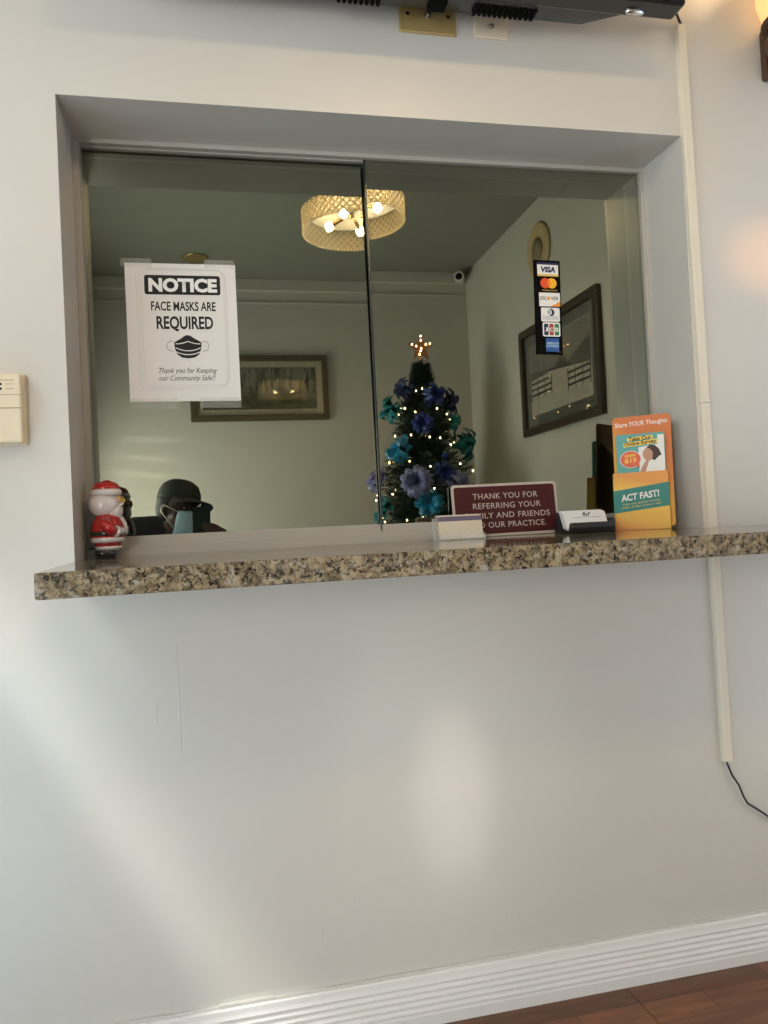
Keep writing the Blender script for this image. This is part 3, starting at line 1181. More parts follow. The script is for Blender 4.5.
b.ball((-.003, .024, .040), .014, (1, .6, .9), 14, 10)
b.build('sack', 'santa_sack', sa, True)

# ------------------------------------------------------------------ television above
tv = thing('television', 'black television on the wall above the window, its underside showing', 'television', (.378, 0, 1.906))
b = MB()
b.box((-.53, -.165, -.003), (.535, -.115, .62), bev=.006)
b.build('bezel', 'black_gloss', tv)
b = MB()
b.box((-.505, -.1662, .03), (.51, -.1650, .59))
b.build('screen', 'slot', tv)
b = MB()
under = [(-.165 + .045, .0), (-.06, .012), (-.026, .040), (-.026, .50), (-.12, .60)]
b.prism([(y_, z_) for y_, z_ in under], -.47, .445, axis='x')
for v in b.bm.verts:
    if v.co.x > .4 and v.co.y > -.1:
        v.co.x -= .07
o = b.build('rear_shell', 'dark_plastic', tv, 'auto')
mb = o.modifiers.new('edge', 'BEVEL')
mb.width = .008
mb.segments = 3
b = MB()
b.box((-.16, -.03, .15), (.16, .0, .45), bev=.003)
b.build('wall_mount', 'black', tv)
for x0, n_ in ((-.12, 8), (.14, 12)):
    for k in range(n_):
        b = MB()
        b.box((x0 + k * .0105, -.098, .0045), (x0 + k * .0105 + .006, -.068, .016), Matrix.Translation((0, -.002, -.0035)))
        b.build('vent_slot', 'slot', tv)
b = MB()
b.box((.05, -.10, -.0005), (.085, -.07, .012), bev=.003)
b.build('input_recess', 'slot', tv)
b = MB()
b.lathe([(.002, -.006), (.013, -.005), (.015, -.001), (.013, .002), (.002, .002)], (0, 0, 0), 24, 1.35, .55, Matrix.Translation((.445, -.132, -.003)))
b.build('badge', 'silver', tv, True)

# ------------------------------------------------------------------ wall plates under the television
p1 = thing('cable_wall_plate', 'brass coloured cable wall plate half hidden under the television', 'wall plate', (.4505, 0, 1.9435))
b = MB()
b.box((-.0585, -.006, -.0355), (.0585, 0, .0355), bev=.003)
b.build('plate', mat('aged_brass_plate', (.50, .36, .15), .38, .35), p1)
for s_ in (-1, 1):
    b = MB()
    b.cyl((s_ * .0415, -.0075, .0), (s_ * .0415, -.005, .0), .0036, seg=14)
    b.build('screw', 'brass', p1)
b = MB()
b.cyl((0, -.007, 0), (0, -.005, 0), .0075, seg=6)
b.cyl((0, -.016, 0), (0, -.006, 0), .0045, seg=16)
b.build('jack', 'steel', p1)
p2 = thing('ivory_wall_plate', 'small ivory wall plate with one jack right of the brass plate', 'wall plate', (.582, 0, 1.9465))
b = MB()
b.box((-.0365, -.006, -.0365), (.0365, 0, .0365), bev=.003)
b.build('plate', 'ivory', p2)
b = MB()
b.cyl((0, -.007, -.012), (0, -.005, -.012), .0055, seg=14)
b.cyl((0, -.011, -.012), (0, -.006, -.012), .0030, seg=12)
b.build('jack', 'steel', p2)
cx = thing('coaxial_cable', 'thin black cable running from the brass plate up behind the television', 'cable', (.4505, -.016, 1.9475))
b = MB()
b.tube([(0, 0, 0), (.004, -.012, .004), (.018, -.014, .022), (.03, -.012, .06), (.03, .0, .10)], .003, 8)
b.build('cable_jacket', 'cord', cx)

# ------------------------------------------------------------------ cord cover and power cord
cc = thing('cord_cover', 'cream plastic cord cover strip running down the wall beside the window', 'cord cover', (1.0165, 0, .42))
for z0, z1 in ((0, .4480), (.488, .7505), (.7515, 1.555)):
    b = MB()
    b.prism([(-.0115, 0), (-.0105, -.009), (-.0085, -.0115), (.0085, -.0115), (.0105, -.009), (.0115, 0)], 0, 1)
    for v in b.bm.verts:
        v.co = Vector((v.co.x, v.co.z, z0 + v.co.y * (z1 - z0)))
        v.co.x += .005 - .0085 * v.co.z
    b.build('channel', 'conduit', cc)
pc = thing('power_cord', 'black power cord hanging out of the lower end of the cord cover', 'cord', (1.0165, -.005, .42))
b = MB()
pts = [(0, .0, .02), (.003, -.001, -.004), (.012, -.003, -.030), (.026, -.004, -.052), (.036, -.004, -.078), (.044, -.004, -.092), (.062, -.003, -(.104)), (.085, -.002, -.120), (.12, -.001, -.150), (.18, .0, -.19)]
b.tube(pts, .0021, 8)
b.build('cord_jacket', 'cord', pc, True)
tc_ = thing('short_cable', 'short black cable from the television corner into the cord cover top', 'cable', (1.0135, -.005, 1.97))
b = MB()
b.tube([(0, 0, -.02), (-.004, -.001, .008), (-.016, -.004, .030), (-.035, -.02, .05)], .0028, 8)
b.build('cord_jacket', 'cord', tc_, True)

# ------------------------------------------------------------------ thermostat on the left
th = thing('thermostat', 'cream wall thermostat cut by the left edge of the picture', 'thermostat', (-.379, 0, 1.118))
b = MB()
b.box((-.062, -.010, -.002), (.066, 0, .122), bev=.002)
b.build('base', 'cream', th)
b = MB()
b.box((-.065, -.030, 0), (.064, -.008, .120), bev=.004, seg=3)
b.build('cover', 'cream', th)
for z_, h2 in ((.0815, .0012), (.0585, .0020)):
    b = MB()
    b.box((-.065, -.0304, z_), (.0642, -.0296, z_ + h2))
    b.build('seam', 'cream_dark', th)
b = MB()
b.box((.018, -.0304, .1065), (.053, -.0298, .1078))
b.build('printed_rule', 'cream_dark', th)
for z_ in (.0925, .1005):
    b = MB()
    b.cyl((.032, -.0306, z_), (.032, -.0295, z_), .0022, seg=12)
    b.build('indicator', 'slot', th)
    b = MB()
    b.box((.040, -.0303, z_ - .0005), (.054, -.0298, z_ + .0005))
    b.build('printed_rule', 'cream_dark', th)

# ------------------------------------------------------------------ wall sconce at the right edge
sc_ = thing('wall_sconce', 'brown wall sconce with a glowing amber shade at the right edge', 'wall lamp', (1.232, 0, 1.87))
b = MB()
b.lathe([(.006, -.012), (.03, -.002), (.05, .02), (.062, .052), (.058, .064), (.03, .070)], (0, -.075, 0), 26)
b.build('bowl', 'brown', sc_, True)
b = MB()
b.lathe([(.045, .066), (.052, .074), (.050, .086), (.040, .090)], (0, -.075, 0), 26)
b.build('collar', 'tan', sc_, True)
b = MB()
b.lathe([(.055, .089), (.066, .0915), (.066, .094), (.055, .0965)], (0, -.075, 0), 26)
b.build('rim', 'brown', sc_, True)
b = MB()
b.lathe([(.045, .0965), (.063, .105), (.072, .14), (.074, .20), (.068, .25)], (0, -.075, 0), 26)
b.build('shade', 'amber', sc_, True)
b = MB()
b.box((-.03, -.02, .0), (.03, 0, .11), bev=.006)
b.build('backplate', 'brown', sc_)
light('sconce_bulb', 'POINT', (1.232, -.075, 2.17), (1.232, -.075, 1), 8, (1, .66, .32), shadow_soft_size=.03).parent = None

# ------------------------------------------------------------------ ceiling lamp
LX, LY, LZ, LS = .611, -1.331, .170, .82
lm = thing('ceiling_lamp', 'round prismatic glass hanging lamp with four lit bulbs, mirrored in the window', 'ceiling lamp', (LX, LY, LZ))
lm.scale = (LS, LS, LS)
b = MB()
LT = (H - LZ) / LS
b.lathe([(.04, LT - .03), (.085, LT - .02), (.085, LT), (.06, LT)], seg=28)
b.cyl((0, 0, 2.55), (0, 0, LT - .01), .012)
b.build('canopy', 'brass', lm, True)
b = MB()
b.lathe([(.01, 2.580), (.235, 2.581), (.235, 2.586), (.01, 2.588)], seg=40)
b.build('top_plate', 'white_plastic', lm)
b = MB()
RR = .25
b.lathe([(RR, 2.482), (RR, 2.586)], seg=64)
for f in [f for f in b.bm.faces if len(f.verts) > 4]:
    b.bm.faces.remove(f)
b.build('glass_shade', 'prism', lm, True)
b = MB()                                              # raised lattice of the pressed glass
for sgn in (-1, 1):
    for k in range(44):
        a0 = 2 * math.pi * k / 44
        b.tube([((RR + .003) * math.cos(a0 + sgn * .42 * q / 5), (RR + .003) * math.sin(a0 + sgn * .42 * q / 5), 2.482 + (.104) * q / 5) for q in range(6)], .0052, 5)
for k in range(88):
    a0 = math.pi * k / 44
    b.ball(((RR + .002) * math.cos(a0), (RR + .002) * math.sin(a0), 2.480), .008, u=6, v=4)
b.build('glass_lattice', 'prism_rib', lm)
for k in range(4):
    a = R(90 * k + 30)
    p = (.125 * math.cos(a), .125 * math.sin(a), 2.528)
    b = MB()
    b.cyl((.05 * math.cos(a), .05 * math.sin(a), 2.555), p, .010, seg=12)
    sck = b.build('socket', 'brass', lm)
    b = MB()
    b.ball(p, .021, (1, 1, 1.1), 16, 12)
    b.build('bulb', 'bulb', sck, True)

# recessed brass ceiling light
rl = thing('recessed_light', 'round brass recessed ceiling light near the back wall, mirrored in the window', 'ceiling light', (-.05, -2.74, H))
b = MB()
b.lathe([(.050, 0), (.072, -.001), (.075, -.005), (.070, -.009), (.052, -.006)], seg=28)
b.build('trim_ring', 'brass', rl, True)
b = MB()
b.lathe([(.002, -.001), (.052, -.001), (.052, -.003), (.002, -.003)], seg=24)
b.build('lens', 'brass', rl)


# ------------------------------------------------------------------ pictures
def picture(name, label, loc, rotz, w, h, fr, fm, mw, mm, art, tilt=0):
    t = thing(name, label, 'picture', loc, (tilt, 0, rotz))
    for x0, z0, x1, z1 in ((-w / 2, -h / 2, w / 2, -h / 2 + fr), (-w / 2, h / 2 - fr, w / 2, h / 2), (-w / 2, -h / 2 + fr, -w / 2 + fr, h / 2 - fr), (w / 2 - fr, -h / 2 + fr, w / 2, h / 2 - fr)):
        bb = MB()
        bb.box((x0, -.028, z0), (x1, 0, z1), bev=.004)
        bb.build('frame_rail', fm, t)
    bb = MB()
    bb.box((-w / 2 + fr, -.008, -h / 2 + fr), (w / 2 - fr, -.004, h / 2 - fr))
    bb.build('mat_board', mm, t)
    art(t, w / 2 - fr - mw, h / 2 - fr - mw)
    bb = MB()
    bb.box((-w / 2 + fr, -.016, -h / 2 + fr), (w / 2 - fr, -.014, h / 2 - fr))
    bb.build('glazing', 'pic_glass', t)
    return t


def art_wood(t, hw, hh):
    flat('print_edge', rect(-hw - .006, -hh - .006, hw + .006, hh + .006), -.0085, 'hill_print', t)
    flat('print', rect(-hw, -hh, hw, hh), -.009, 'woodland', t)


def art_snow(t, hw, hh):
    y_ = -.009
    flat('print_edge', rect(-hw - .004, -hh - .004, hw + .004, hh + .004), y_ + .0004, 'snow', t)
    flat('print_sky', rect(-hw, -hh, hw, hh), y_, 'sky_print', t)
    flat('print_hill', [(-hw, -.02), (hw, -.02), (hw, .05), (hw * .5, .03), (hw * .1, .02), (-hw * .1, .08), (-hw * .3, .02), (-hw, .10)], y_ - .0004, 'hill_print', t)
    flat('print_snow', [(-hw, -hh), (hw, -hh), (hw, .0), (hw * .2, .01), (-hw, -.03)], y_ - .0008, 'snow', t)
    for x0, x1, zz in ((-hw + .01, -hw * .30, -.105), (hw * .25, hw - .01, -.085)):
        for k in range(3):
            flat('print_fence', rect(x0, zz + k * .030, x1, zz + k * .030 + .012), y_ - .0012, 'fence_print', t)
        for k in range(4):
            xx = x0 + (x1 - x0) * k / 3
            flat('print_fence', rect(xx - .004, zz - .02, xx + .004, zz + .085), y_ - .0014, 'fence_print', t)
    for xx, z0, z1 in ((-hw * .75, .0, hh * .9), (hw * .7, .02, hh * .95), (hw * .85, .01, hh * .8)):
        flat('print_trunk', [(xx - .006, z0), (xx + .006, z0), (xx + .002, z1), (xx - .002, z1)], y_ - .0005, 'hill_print', t)


picture('framed_woodland_print', 'bronze framed woodland print with cream mat on the back wall, mirrored in the window', (.310, YB, 1.905), math.pi, .865, .415, .036, 'frame_gold', .045, 'mat_cream', art_wood)
picture('framed_winter_print', 'dark framed print of a snowy fenced field on the side wall, mirrored in the window', (XR, -1.765, 1.678), -math.pi / 2, .89, .575, .042, 'frame_dark', .062, 'mat_grey', art_snow)

# round plaque high on the right wall
pq = thing('wall_plaque', 'round tan wooden plaque high on the side wall, mirrored above the payment sticker', 'plaque', (XR, -1.93, 2.335))
b = MB()
b.lathe([(.01, 0), (.135, 0), (.14, .008), (.125, .018), (.105, .012), (.01, .010)], seg=36, mx=Matrix.Rotation(-math.pi / 2, 4, 'Y'))
b.build('rim', 'plaque', pq, True)
b = MB()
b.lathe([(.01, .010), (.06, .012), (.062, .016), (.01, .020)], seg=30, mx=Matrix.Rotation(-math.pi / 2, 4, 'Y'))
b.build('carved_centre', 'plaque_dark', pq, True)

# security camera in the corner
sec = thing('security_camera', 'small white security camera under the ceiling corner, mirrored in the window', 'camera', (1.652, YB, 2.562))
b = MB()
b.cyl((0, .03, .0), (0, .044, 0), .035)
b.cyl((0, .044, 0), (.0, .075, -.005), .012)
b.build('mount', 'white_plastic', sec, True)
b = MB()
b.cyl((-.02, .065, -.012), (-.05, .155, -.03), .030, .032)
b.build('housing', 'white_plastic', sec, 'auto')
b = MB()
b.cyl((-.05, .155, -.03), (-.0507, .157, -.0304), .022)
b.build('lens', 'black_gloss', sec)

# ------------------------------------------------------------------ christmas tree
TX, TY, TB = 1.235, -2.66, 0.0
TH, TRB = 1.925, .57
tr = thing('christmas_tree', 'green artificial Christmas tree in the far corner, mirrored in the window', 'christmas tree', (TX, TY, TB))
b = MB()
b.cyl((0, 0, .02), (0, 0, TH - .02), .018, .006, 10)
b.build('stem', 'bark', tr)
b = MB()
for k in range(4):
    a = R(90 * k + 45)
    b.tube([(0, 0, .08), (.12 * math.cos(a), .12 * math.sin(a), .03), (.22 * math.cos(a), .22 * math.sin(a), .008)], .009, 8)
b.build('stand', 'black', tr)


def tree_r(z):
    return TRB * (1 - (z - .35) / (TH - .30)) ** .93 * (.86 + .14 * math.sin(z * 17)) if z < TH else .01


_tr = tree_r


def tree_r(z):
    return min(.385, _tr(z))


verts, faces = [], []
for i in range(2600):
    z_ = .35 + (TH - .38) * (rnd.random() ** 1.25)
    a = rnd.random() * 2 * math.pi
    r_ = tree_r(z_) * (.72 + .30 * rnd.random()) + .01
    d = Vector((math.cos(a), math.sin(a), -.15 + .5 * rnd.random())).normalized()
    for q in range(30):
        f = .25 + .75 * rnd.random()
        p = Vector((0, 0, z_)) + d * r_ * f
        nd = (d * .9 + Vector((rnd.uniform(-1, 1), rnd.uniform(-1, 1), rnd.uniform(-1, 1))) * .8).normalized()
        ln = .022 + .018 * rnd.random()
        sd = nd.cross(Vector((rnd.uniform(-1, 1), rnd.uniform(-1, 1), rnd.uniform(-1, 1)))).normalized() * .0026
        k = len(verts)
        verts += [p - sd, p + sd, p + nd * ln]
        faces.append((k, k + 1, k + 2))
me = bpy.data.meshes.new('needles')
me.from_pydata(verts, [], faces)
me.materials.append(M['needle'])
o = bpy.data.objects.new('needles', me)
C.objects.link(o)
o.parent = tr
o['kind'] = 'stuff'


def bow_mesh(m, r=.06):
    bb = MB()
    r *= 1.15
    for k in range(17):
        a = R(21.2 * k + rnd.uniform(-14, 14))
        tilt = rnd.uniform(.05, 1.3)
        d = Vector((math.cos(a), 0, math.sin(a)))
        n_ = Vector((0, -1, 0))
        s_ = d.cross(n_)
        pts = []
        for q in range(7):
            f = q / 6
            w2 = r * .24 * math.sin(math.pi * min(1, f * .93 + .07)) + .003
            c = d * r * f + n_ * (tilt * r * math.sin(f * 2.6))
            pts.append((c - s_ * w2, c + n_ * .010, c + s_ * w2))
        for p0, p1 in zip(pts, pts[1:]):
            bb.poly([p0[0], p0[1], p1[1], p1[0]])
            bb.poly([p0[1], p0[2], p1[2], p1[1]])
    bb.ball((0, -.012, 0), r * .18, u=10, v=8)
    me_ = bb
    return me_


# bows: position as seen on the side of the tree that faces the window
bows = [('bow_teal', -.165, 1.62, .075, 'teal ribbon bow on the upper side of the Christmas tree nearest the back picture'),
        ('bow_navy', -.085, 1.74, .065, 'navy ribbon bow high on the Christmas tree, under its star'),
        ('bow_blue', .02, 1.69, .065, 'deep blue ribbon bow in the middle of the upper Christmas tree'),
        ('bow_navy', .11, 1.66, .080, 'navy ribbon bow high on the side of the Christmas tree nearest the corner'),
        ('bow_blue', -.05, 1.52, .060, 'royal blue ribbon bow at mid height of the Christmas tree'),
        ('bow_aqua', -.14, 1.38, .080, 'bright aqua ribbon bow at mid height of the Christmas tree'),
        ('bow_teal', .165, 1.40, .095, 'large teal ribbon bow on the side of the Christmas tree nearest the corner'),
        ('bow_teal', .13, 1.53, .050, 'small teal ribbon bow above the large teal bow of the Christmas tree'),
        ('bow_lilac', -.27, 1.25, .060, 'lilac ribbon bow at the edge of the Christmas tree nearest the back picture'),
        ('bow_lilac', -.12, 1.18, .085, 'large lilac ribbon bow low on the Christmas tree'),
        ('bow_lilac', .09, 1.14, .085, 'lilac ribbon bow low on the Christmas tree, beside the aqua one'),
        ('bow_blue', .02, 1.23, .055, 'royal blue ribbon bow between the two large lilac bows of the Christmas tree'),
        ('bow_aqua', -.06, 1.06, .075, 'bright aqua ribbon bow lowest on the Christmas tree'),
        ('bow_teal', -.24, 1.05, .060, 'teal ribbon bow lowest at the edge of the Christmas tree')]
for mname, dx, z_, r_, lab in bows:
    rr = tree_r(z_)
    yy = math.sqrt(max(.0004, (rr * .95) ** 2 - min(abs(dx), rr * .94) ** 2))
    a = math.atan2(dx, yy)
    o = bow_mesh(mname, r_).build('ribbon_bow', mname)
    o.location = (TX + dx, TY + yy + .02, z_)
    o.rotation_euler = (0, 0, math.pi - a)
    tag(o, lab + ', mirrored' if len(lab.split()) < 15 else lab, 'bow', 'ribbon bows on the christmas tree')
for dx, z_, lab in ((-.30, 1.02, 'small shiny blue bauble, upper of three at the tree edge nearest the back picture'), (-.315, .95, 'small shiny blue bauble, middle of three at the tree edge nearest the back picture'),
                    (-.30, .88, 'small shiny blue bauble, lowest of three at the tree edge nearest the back picture'), (.06, 1.33, 'shiny blue bauble in the middle of the Christmas tree')):
    rr = tree_r(z_)
    yy = math.sqrt(max(.0004, rr ** 2 - min(abs(dx), rr * .98) ** 2)) + .02
    t = thing('bauble', lab, 'bauble', (TX + dx, TY + yy, z_), (0, 0, 0), 'blue baubles on the christmas tree')
    b = MB()
    b.ball((0, 0, 0), .019, u=16, v=12)
    b.build('globe', 'ball_blue', t, True)
    b = MB()
    b.cyl((0, 0, .018), (0, 0, .024), .005, seg=10)
    b.build('cap', 'silver', t)
# string of lights
sl = thing('string_lights', 'string of warm fairy lights wound around the Christmas tree, mirrored in the window', 'string lights', (TX, TY, 0))
pts = []
for k in range(300):
    f = k / 299
    z_ = .45 + (TH - .52) * f
    a = 2 * math.pi * 9 * f
    pts.append(Vector(((tree_r(z_) + .005) * math.cos(a), (tree_r(z_) + .005) * math.sin(a), z_)))
b = MB()
b.tube(pts, .0012, 5)
b.build('wire', 'needle', sl)
bm_ = MB()
bm_.ball((0, 0, 0), .0048, (1, 1, 1.2), 8, 6)
b0 = bm_.build('bulb', 'fairy', sl, True)
cnt_b = 0
for k in range(110):
    f = .02 + .97 * k / 109
    z_ = .45 + (TH - .52) * f
    a = 2 * math.pi * 9 * f + rnd.uniform(-.2, .2)
    rr = tree_r(z_) + .018
    o = b0 if k == 0 else b0.copy()
    if k:
        C.objects.link(o)
    o.parent = sl
    o.location = (rr * math.cos(a), rr * math.sin(a), z_ + rnd.uniform(-.03, .03))
# star
star = thing('tree_star', 'copper star with small lights on top of the Christmas tree, mirrored in the window', 'tree topper', (TX + .005, TY, TH))
sp = []
for k in range(10):
    a = R(90 + 36 * k)
    q = .085 if k % 2 == 0 else .034
    sp.append((q * math.cos(a), .07 + q * math.sin(a)))
b = MB()
b.prism(sp, -.008, .008)
b.build('star_body', 'copper', star)
b = MB()
b.cyl((0, 0, -.03), (0, 0, .04), .010, .006, 10)
b.build('holder', 'copper', star)
for (u, v) in ((0, .14), (0, .115), (-.055, .09), (-.03, .08), (.055, .095), (.0, .065), (-.004, .05), (.03, .09), (-.012, .03)):
    o = b0.copy()
    C.objects.link(o)
    o.parent = star
    o.location = (u, .013, v)

# ------------------------------------------------------------------ photographer (seen in the glass)
HC = Vector((-.173, -1.95, 1.087))            # head centre
HR = Matrix.Translation(HC) @ Matrix.Rotation(R(-44), 4, 'Z') @ Matrix.Rotation(R(-2), 4, 'X') @ Matrix.Rotation(R(15), 4, 'Y') @ Matrix.Scale(1.05, 4)


def skin_mesh(chains, radii, root=None):
    """tapered limbs with rounded joints along chains of (key, point); radii: key -> radius, or (radius, width factor, depth factor)"""
    bb = MB()
    for ch_ in chains:
        prev = None
        for key, p in ch_:
            r_ = radii[key]
            rr_, fx, fy = r_ if isinstance(r_, tuple) else (r_, 1, 1)
            bb.ball(p, rr_, (fx, fy, 1), 20, 14)
            if prev is not None:
                q, rq, gx, gy = prev
                if fx == 1 and gx == 1:
                    bb.cyl(q, p, rq, rr_, 20)
                else:
                    for t_ in range(1, 8):
                        f_ = t_ / 8
                        bb.ball(Vector(q).lerp(Vector(p), f_), rq + (rr_ - rq) * f_, (gx + (fx - gx) * f_, gy + (fy - gy) * f_, 1), 20, 14)
            prev = (p, rr_, fx, fy)
    bmesh.ops.recalc_face_normals(bb.bm, faces=bb.bm.faces)
    out = bpy.data.meshes.new('limbs')
    bb.bm.to_mesh(out)
    bb.bm.free()
    return out


def remeshed(name, parts_, voxel, m, parent, smooth_it=4):
    bb = bmesh.new()
    for p in parts_:
        bb.from_mesh(p)
    me_ = bpy.data.meshes.new(name)
    bb.to_mesh(me_)
    bb.free()
    tmp = bpy.data.objects.new(name, me_)
    C.objects.link(tmp)
    md = tmp.modifiers.new('remesh', 'REMESH')
    md.mode = 'VOXEL'
    md.voxel_size = voxel
    md.use_smooth_shade = True
    sm = tmp.modifiers.new('smooth', 'SMOOTH')
    sm.factor = .5
    sm.iterations = smooth_it
    dg = bpy.context.evaluated_depsgraph_get()
    out = bpy.data.meshes.new_from_object(tmp.evaluated_get(dg))
    bpy.data.objects.remove(tmp)
    out.materials.clear()
    out.materials.append(M[m])
    o_ = bpy.data.objects.new(name, out)
    C.objects.link(o_)
    o_.parent = parent
    return o_


def head_mesh():
    bb = MB()
    bb.ball((0, -.012, .030), .092, (.84, 1.06, .98), 28, 20)        # skull
    bb.ball((0, .028, -.030), .066, (.92, .92, 1.15), 24, 16)        # face
    bb.ball((0, .052, -.088), .030, (1.1, .9, .8), 16, 12)           # chin
    bb.ball((0, .094, -.018), .014, (.85, 1.1, 1.0), 12, 10)         # nose tip
    bb.tube([(0, .082, .022), (0, .092, -.004), (0, .098, -.018)], [.008, .010, .011], 10)
    for s_ in (-1, 1):
        bb.ball((s_ * .034, .074, .030), .018, (1.3, .6, .55), 12, 8)    # brow
        bb.ball((s_ * .050, .050, -.018), .020, (1, .9, .9), 12, 8)      # cheek
        bb.ball((s_ * .079, -.008, -.004), .020, (.35, .75, 1.35), 12, 10)   # ear
        bb.ball((s_ * .012, .086, -.052), .013, (1.2, .6, .55), 10, 8)   # lips
    bb.cyl((0, -.02, -.05), (0, -.055, -.19), .055, .062, 20)
    bmesh.ops.recalc_face_normals(bb.bm, faces=bb.bm.faces)
    bmesh.ops.transform(bb.bm, matrix=HR, verts=bb.bm.verts[:])
    me_ = bpy.data.meshes.new('head')
    bb.bm.to_mesh(me_)
    bb.bm.free()
    return me_


person = thing('person', 'person in dark cap, charcoal jacket and pale blue mask, mirrored in the window', 'person', (0, 0, 0))
P = {
    'pelvis': (-.17, -2.12, .50), 'belly': (-.17, -2.11, .66), 'chest': (-.165, -2.04, .86), 'collar': (-.165, -1.99, .985),
    'shL': (-.365, -1.98, .995), 'elL': (-.46, -1.93, .74), 'wrL': (-.28, -1.74, .66), 'haL': (-.23, -1.70, .655),
    'shR': (-.01, -1.99, .935), 'elR': (.10, -1.78, .76), 'wrR': (.015, -1.545, .925), 'haR': (.0, -1.52, .975),
    'hipL': (-.27, -2.08, .49), 'knL': (-.33, -1.66, .49), 'anL': (-.33, -1.64, .10), 'toL': (-.35, -1.48, .045),
    'hipR': (-.07, -2.08, .49), 'knR': (.0, -1.66, .49), 'anR': (.02, -1.68, .10), 'toR': (.04, -1.52, .045)}
rad = {'pelvis': (.115, 1.25, 1), 'belly': (.11, 1.25, .95), 'chest': (.125, 1.25, .85), 'collar': (.075, 1.5, .9), 'shL': .058, 'elL': .042, 'wrL': .028, 'haL': .034, 'shR': .058, 'elR': .042, 'wrR': .028, 'haR': .030,
       'hipL': .088, 'knL': .062, 'anL': .040, 'toL': .038, 'hipR': .088, 'knR': .062, 'anR': .040, 'toR': .038}


def ch(*ks):
    return [(k, Vector(P[k])) for k in ks]


body_ch = [ch('pelvis', 'belly', 'chest', 'collar'), ch('collar', 'shL', 'elL', 'wrL', 'haL'), ch('collar', 'shR', 'elR', 'wrR', 'haR'), ch('pelvis', 'hipL', 'knL', 'anL', 'toL'), ch('pelvis', 'hipR', 'knR', 'anR', 'toR')]
parts_ = [skin_mesh(body_ch, rad, 'pelvis'), head_mesh()]
# fingers: right hand around the phone edge (phone spans x -.098..-.026 at y -1.475)
fing = []
for k, (z0, ln) in enumerate(((1.012, 1.0), (.994, 1.08), (.975, 1.0), (.958, .85))):
    base = Vector((.004, -1.505, z0 - .01))
    fing.append([base, Vector((-.005, -1.470, z0 - .004)), Vector((-.026, -1.4615, z0)), Vector((-.026 - .022 * ln, -1.4615, z0 + .003))])
fing.append([Vector((-.004, -1.520, .975)), Vector((-.022, -1.512, .995)), Vector((-.036, -1.499, 1.012)), Vector((-.044, -1.497, 1.028))])      # thumb on the screen side
for k in range(4):        # left hand resting on the lap
    base = Vector((-.235 + .020 * k, -1.690, .655))
    ln = (.8, 1, 1.05, .95)[k]
    fing.append([base, base + Vector((.006, .032 * ln, -.006)), base + Vector((.009, .056 * ln, -.020)), base + Vector((.010, .070 * ln, -.036))])
fing.append([Vector((-.205, -1.715, .665)), Vector((-.185, -1.695, .668)), Vector((-.172, -1.672, .660)), Vector((-.168, -1.655, .650))])
for i, f in enumerate(fing):
    parts_.append(skin_mesh([[('f%d' % k, p) for k, p in enumerate(f)]], {'f0': .0095, 'f1': .0085, 'f2': .0078, 'f3': .0065}, 'f0'))
body = remeshed('body', parts_, .0048, 'skin', person, 3)
# clothing
jr = {'belly': (.135, 1.25, .98), 'pelvis': (.135, 1.25, 1), 'chest': (.15, 1.25, .9), 'collar': (.098, 1.55, .9), 'shL': .085, 'elL': .064, 'wrL': .045, 'shR': .085, 'elR': .064, 'wrR': .044}
P2 = dict(P)
P2['wrR'] = tuple(Vector(P['elR']).lerp(Vector(P['wrR']), .86))
P2['wrL'] = tuple(Vector(P['elL']).lerp(Vector(P['wrL']), .86))


def ch2(*ks):
    return [(k, Vector(P2[k])) for k in ks]


jk = skin_mesh([ch2('pelvis', 'belly', 'chest', 'collar'), ch2('collar', 'shL', 'elL', 'wrL'), ch2('collar', 'shR', 'elR', 'wrR')], jr, 'pelvis')
bb = MB()      # raised jacket collar around the neck
bb.lathe([(.105, 0), (.098, .03), (.088, .062), (.072, .060), (.07, .0)], (-.165, -1.985, .955), 24, 1.0, .95, None)
mc = bpy.data.meshes.new('collar')
bmesh.ops.recalc_face_normals(bb.bm, faces=bb.bm.faces)
bb.bm.to_mesh(mc)
bb.bm.free()
remeshed('jacket', [jk, mc], .007, 'cloth_dark', person, 4)
tw = skin_mesh([[('pelvis', Vector(P['pelvis'])), ('hipL', Vector(P['hipL'])), ('knL', Vector(P['knL'])), ('anL', Vector(P['anL']))], [('pelvis', Vector(P['pelvis'])), ('hipR', Vector(P['hipR'])), ('knR', Vector(P['knR'])), ('anR', Vector(P['anR']))]],
               {'pelvis': .14, 'hipL': .098, 'knL': .074, 'anL': .058, 'hipR': .098, 'knR': .074, 'anR': .058}, 'pelvis')
remeshed('trousers', [tw], .008, 'trousers', person, 3)
for k in ('L', 'R'):
    a, t_ = Vector(P['an' + k]), Vector(P['to' + k])
    d = (t_ - a)
    d.z = 0
    d.normalize()
    b = MB()
    mid = a + d * .06
    ang = math.atan2(d.y, d.x)
    mx = Matrix.Translation((mid.x, mid.y, 0)) @ Matrix.Rotation(ang, 4, 'Z')
    b.ball((0, 0, .048), .058, (1.5, .95, .95), 20, 14, mx)
    b.ball((.085, 0, .042), .052, (1.35, 1.0, .88), 20, 14, mx)
    bmesh.ops.transform(b.bm, matrix=mx, verts=b.cyl((-.055, 0, .04), (-.060, 0, .125), .056, .056, 20))
    b.box((-.075, -.043, 0), (.135, .043, .018), mx, bev=.006)
    b.build('shoe', 'shoe', person, 'auto')
b = MB()
b.prism([(-.024, -.100), (.024, -.100), (.0, -.165)], .048, .052, mx=HR)
b.build('shirt_collar', 'shirt', person)


def headpart(name, bb, m, parent=person, smooth=True):
    bmesh.ops.transform(bb.bm, matrix=HR, verts=bb.bm.verts[:])
    return bb.build(name, m, parent, smooth)


